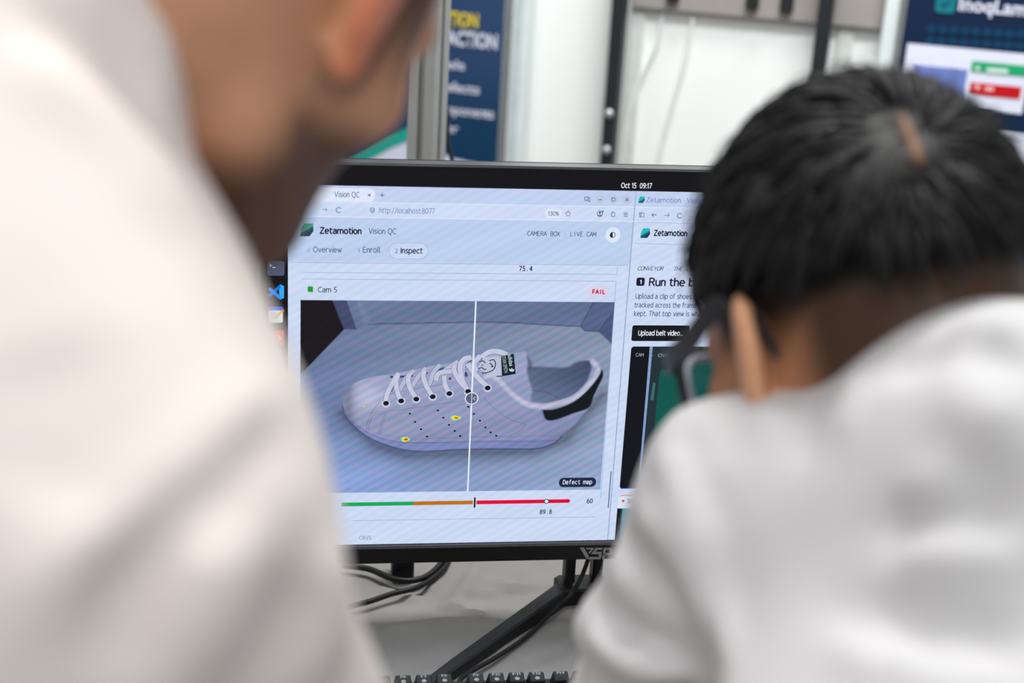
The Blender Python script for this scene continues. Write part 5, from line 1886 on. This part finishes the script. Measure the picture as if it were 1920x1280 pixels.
def skin_A(q, P):
    n = len(q)
    base = np.tile(lin((214, 160, 126)), (n, 1))
    x_, y_, z_ = q[:, 0], np.abs(q[:, 1]), q[:, 2]
    beard = sm(-0.052, -0.075, z_ - 0.25 * np.clip(x_ - 0.02, 0, 0.1) + 0.2 * np.clip(-x_, 0, 0.1)) * sm(-0.022, 0.012, x_) * sm(-0.20, -0.15, z_)
    burn = sm(-0.004, 0.008, x_) * sm(0.034, 0.024, x_) * sm(-0.07, -0.03, z_) * (y_ < 0.078)
    crop = sm(-0.02, 0.02, z_ + 0.35 * np.clip(x_ + 0.02, -0.05, 0.1)) * sm(0.062, 0.045, x_ - 0.5 * np.clip(z_ - 0.03, 0, 0.1))
    ear = sm(0.078, 0.083, y_) * sm(0.07, 0.045, np.abs(z_ + 0.02)) * (np.abs(x_ + 0.005) < 0.04)
    k_ = np.clip(np.maximum(np.maximum(beard * 0.86, burn * 0.8), crop * 0.85), 0, 1) * (1 - ear)
    base = base * (1 - k_[:, None]) + lin((62, 40, 34)) * k_[:, None]
    base = base * (1 - ear[:, None]) + lin((226, 142, 110)) * ear[:, None]
    base[(np.abs(z_ + 0.088) < 0.010) & (y_ < 0.022) & (x_ > 0.085)] = lin((170, 95, 88))
    eye = (np.linalg.norm(np.stack([x_ - 0.076, y_ - 0.033, z_ + 0.020], 1), axis=1) < 0.0150)
    base[eye] = lin((225, 220, 215))
    base[eye & (np.hypot(y_ - 0.033, z_ + 0.022) < 0.006)] = lin((60, 40, 28))
    base[(np.abs(z_ - 0.004) < 0.004) & (y_ > 0.014) & (y_ < 0.052) & (x_ > 0.06)] = lin((50, 36, 30))
    return base


def folds_A(fn):
    W = lambda *px: [march(fn, u, v) for u, v in px]
    F_ = []
    for px, wd, amp in (([(555, 735), (470, 775), (380, 860), (260, 960), (120, 1080), (-40, 1200)], 0.008, 0.0055),
                        ([(565, 775), (480, 830), (400, 910), (300, 1010), (180, 1120)], 0.009, -0.005),
                        ([(270, 1030), (262, 1120), (225, 1290)], 0.011, -0.010), ([(350, 1020), (345, 1120), (300, 1290)], 0.012, 0.005),
                        ([(430, 960), (420, 1080), (395, 1290)], 0.014, 0.004), ([(560, 1080), (540, 1160), (500, 1290)], 0.012, -0.008), ([(610, 1000), (620, 1120), (610, 1290)], 0.014, 0.005),
                        ([(30, 30), (130, 80), (230, 150), (320, 270)], 0.010, -0.006), ([(10, 90), (120, 150), (250, 280), (370, 470)], 0.014, 0.006),
                        ([(260, 20), (300, 130), (320, 230)], 0.009, 0.005), ([(60, 620), (120, 800), (60, 980)], 0.02, -0.004)):
        F_.append((W(*px), wd * 1.25, amp * 1.25))
    return F_


cA = JA['c7']


def collar_A(p, d):
    nk = (hoA + hfA.T @ np.array([-0.03, 0, -0.06])) - cA
    nk /= np.linalg.norm(nk)
    return smin(d, cap(p, cA - nk * 0.02, cA + nk * 0.038, 0.069, 0.068), 0.03)


m_shA = mat('white_shirt_warm', (240, 231, 226), 0.9, 0, 0.15, var=0.012, scale=25, bump=0.04)
manA, tohA, bodyA, sfA = build_man('person', 'person in a warm white shirt leaning in at left, bearded jaw in view', JA, (hoA, hfA), None, m_shA, folds_A, skin_A, collar_A)


def cap_A(p):
    q = tohA(p)
    d = ell(q, (-0.013, 0, 0.013), (0.101, 0.080, 0.106))
    line = np.where(q[:, 0] > 0.04, 0.050, 0.012 - 0.15 * np.clip(q[:, 0] + 0.01, -0.06, 0.05))
    return np.maximum(d, (line - q[:, 2]) * 0.8)


P, Q = mesh_field(cap_A, hoA - 0.16, hoA + 0.16, 0.006, 2)
hairA = obj('hair', P, Q, m_hair_b, manA, True)

flush_texts()
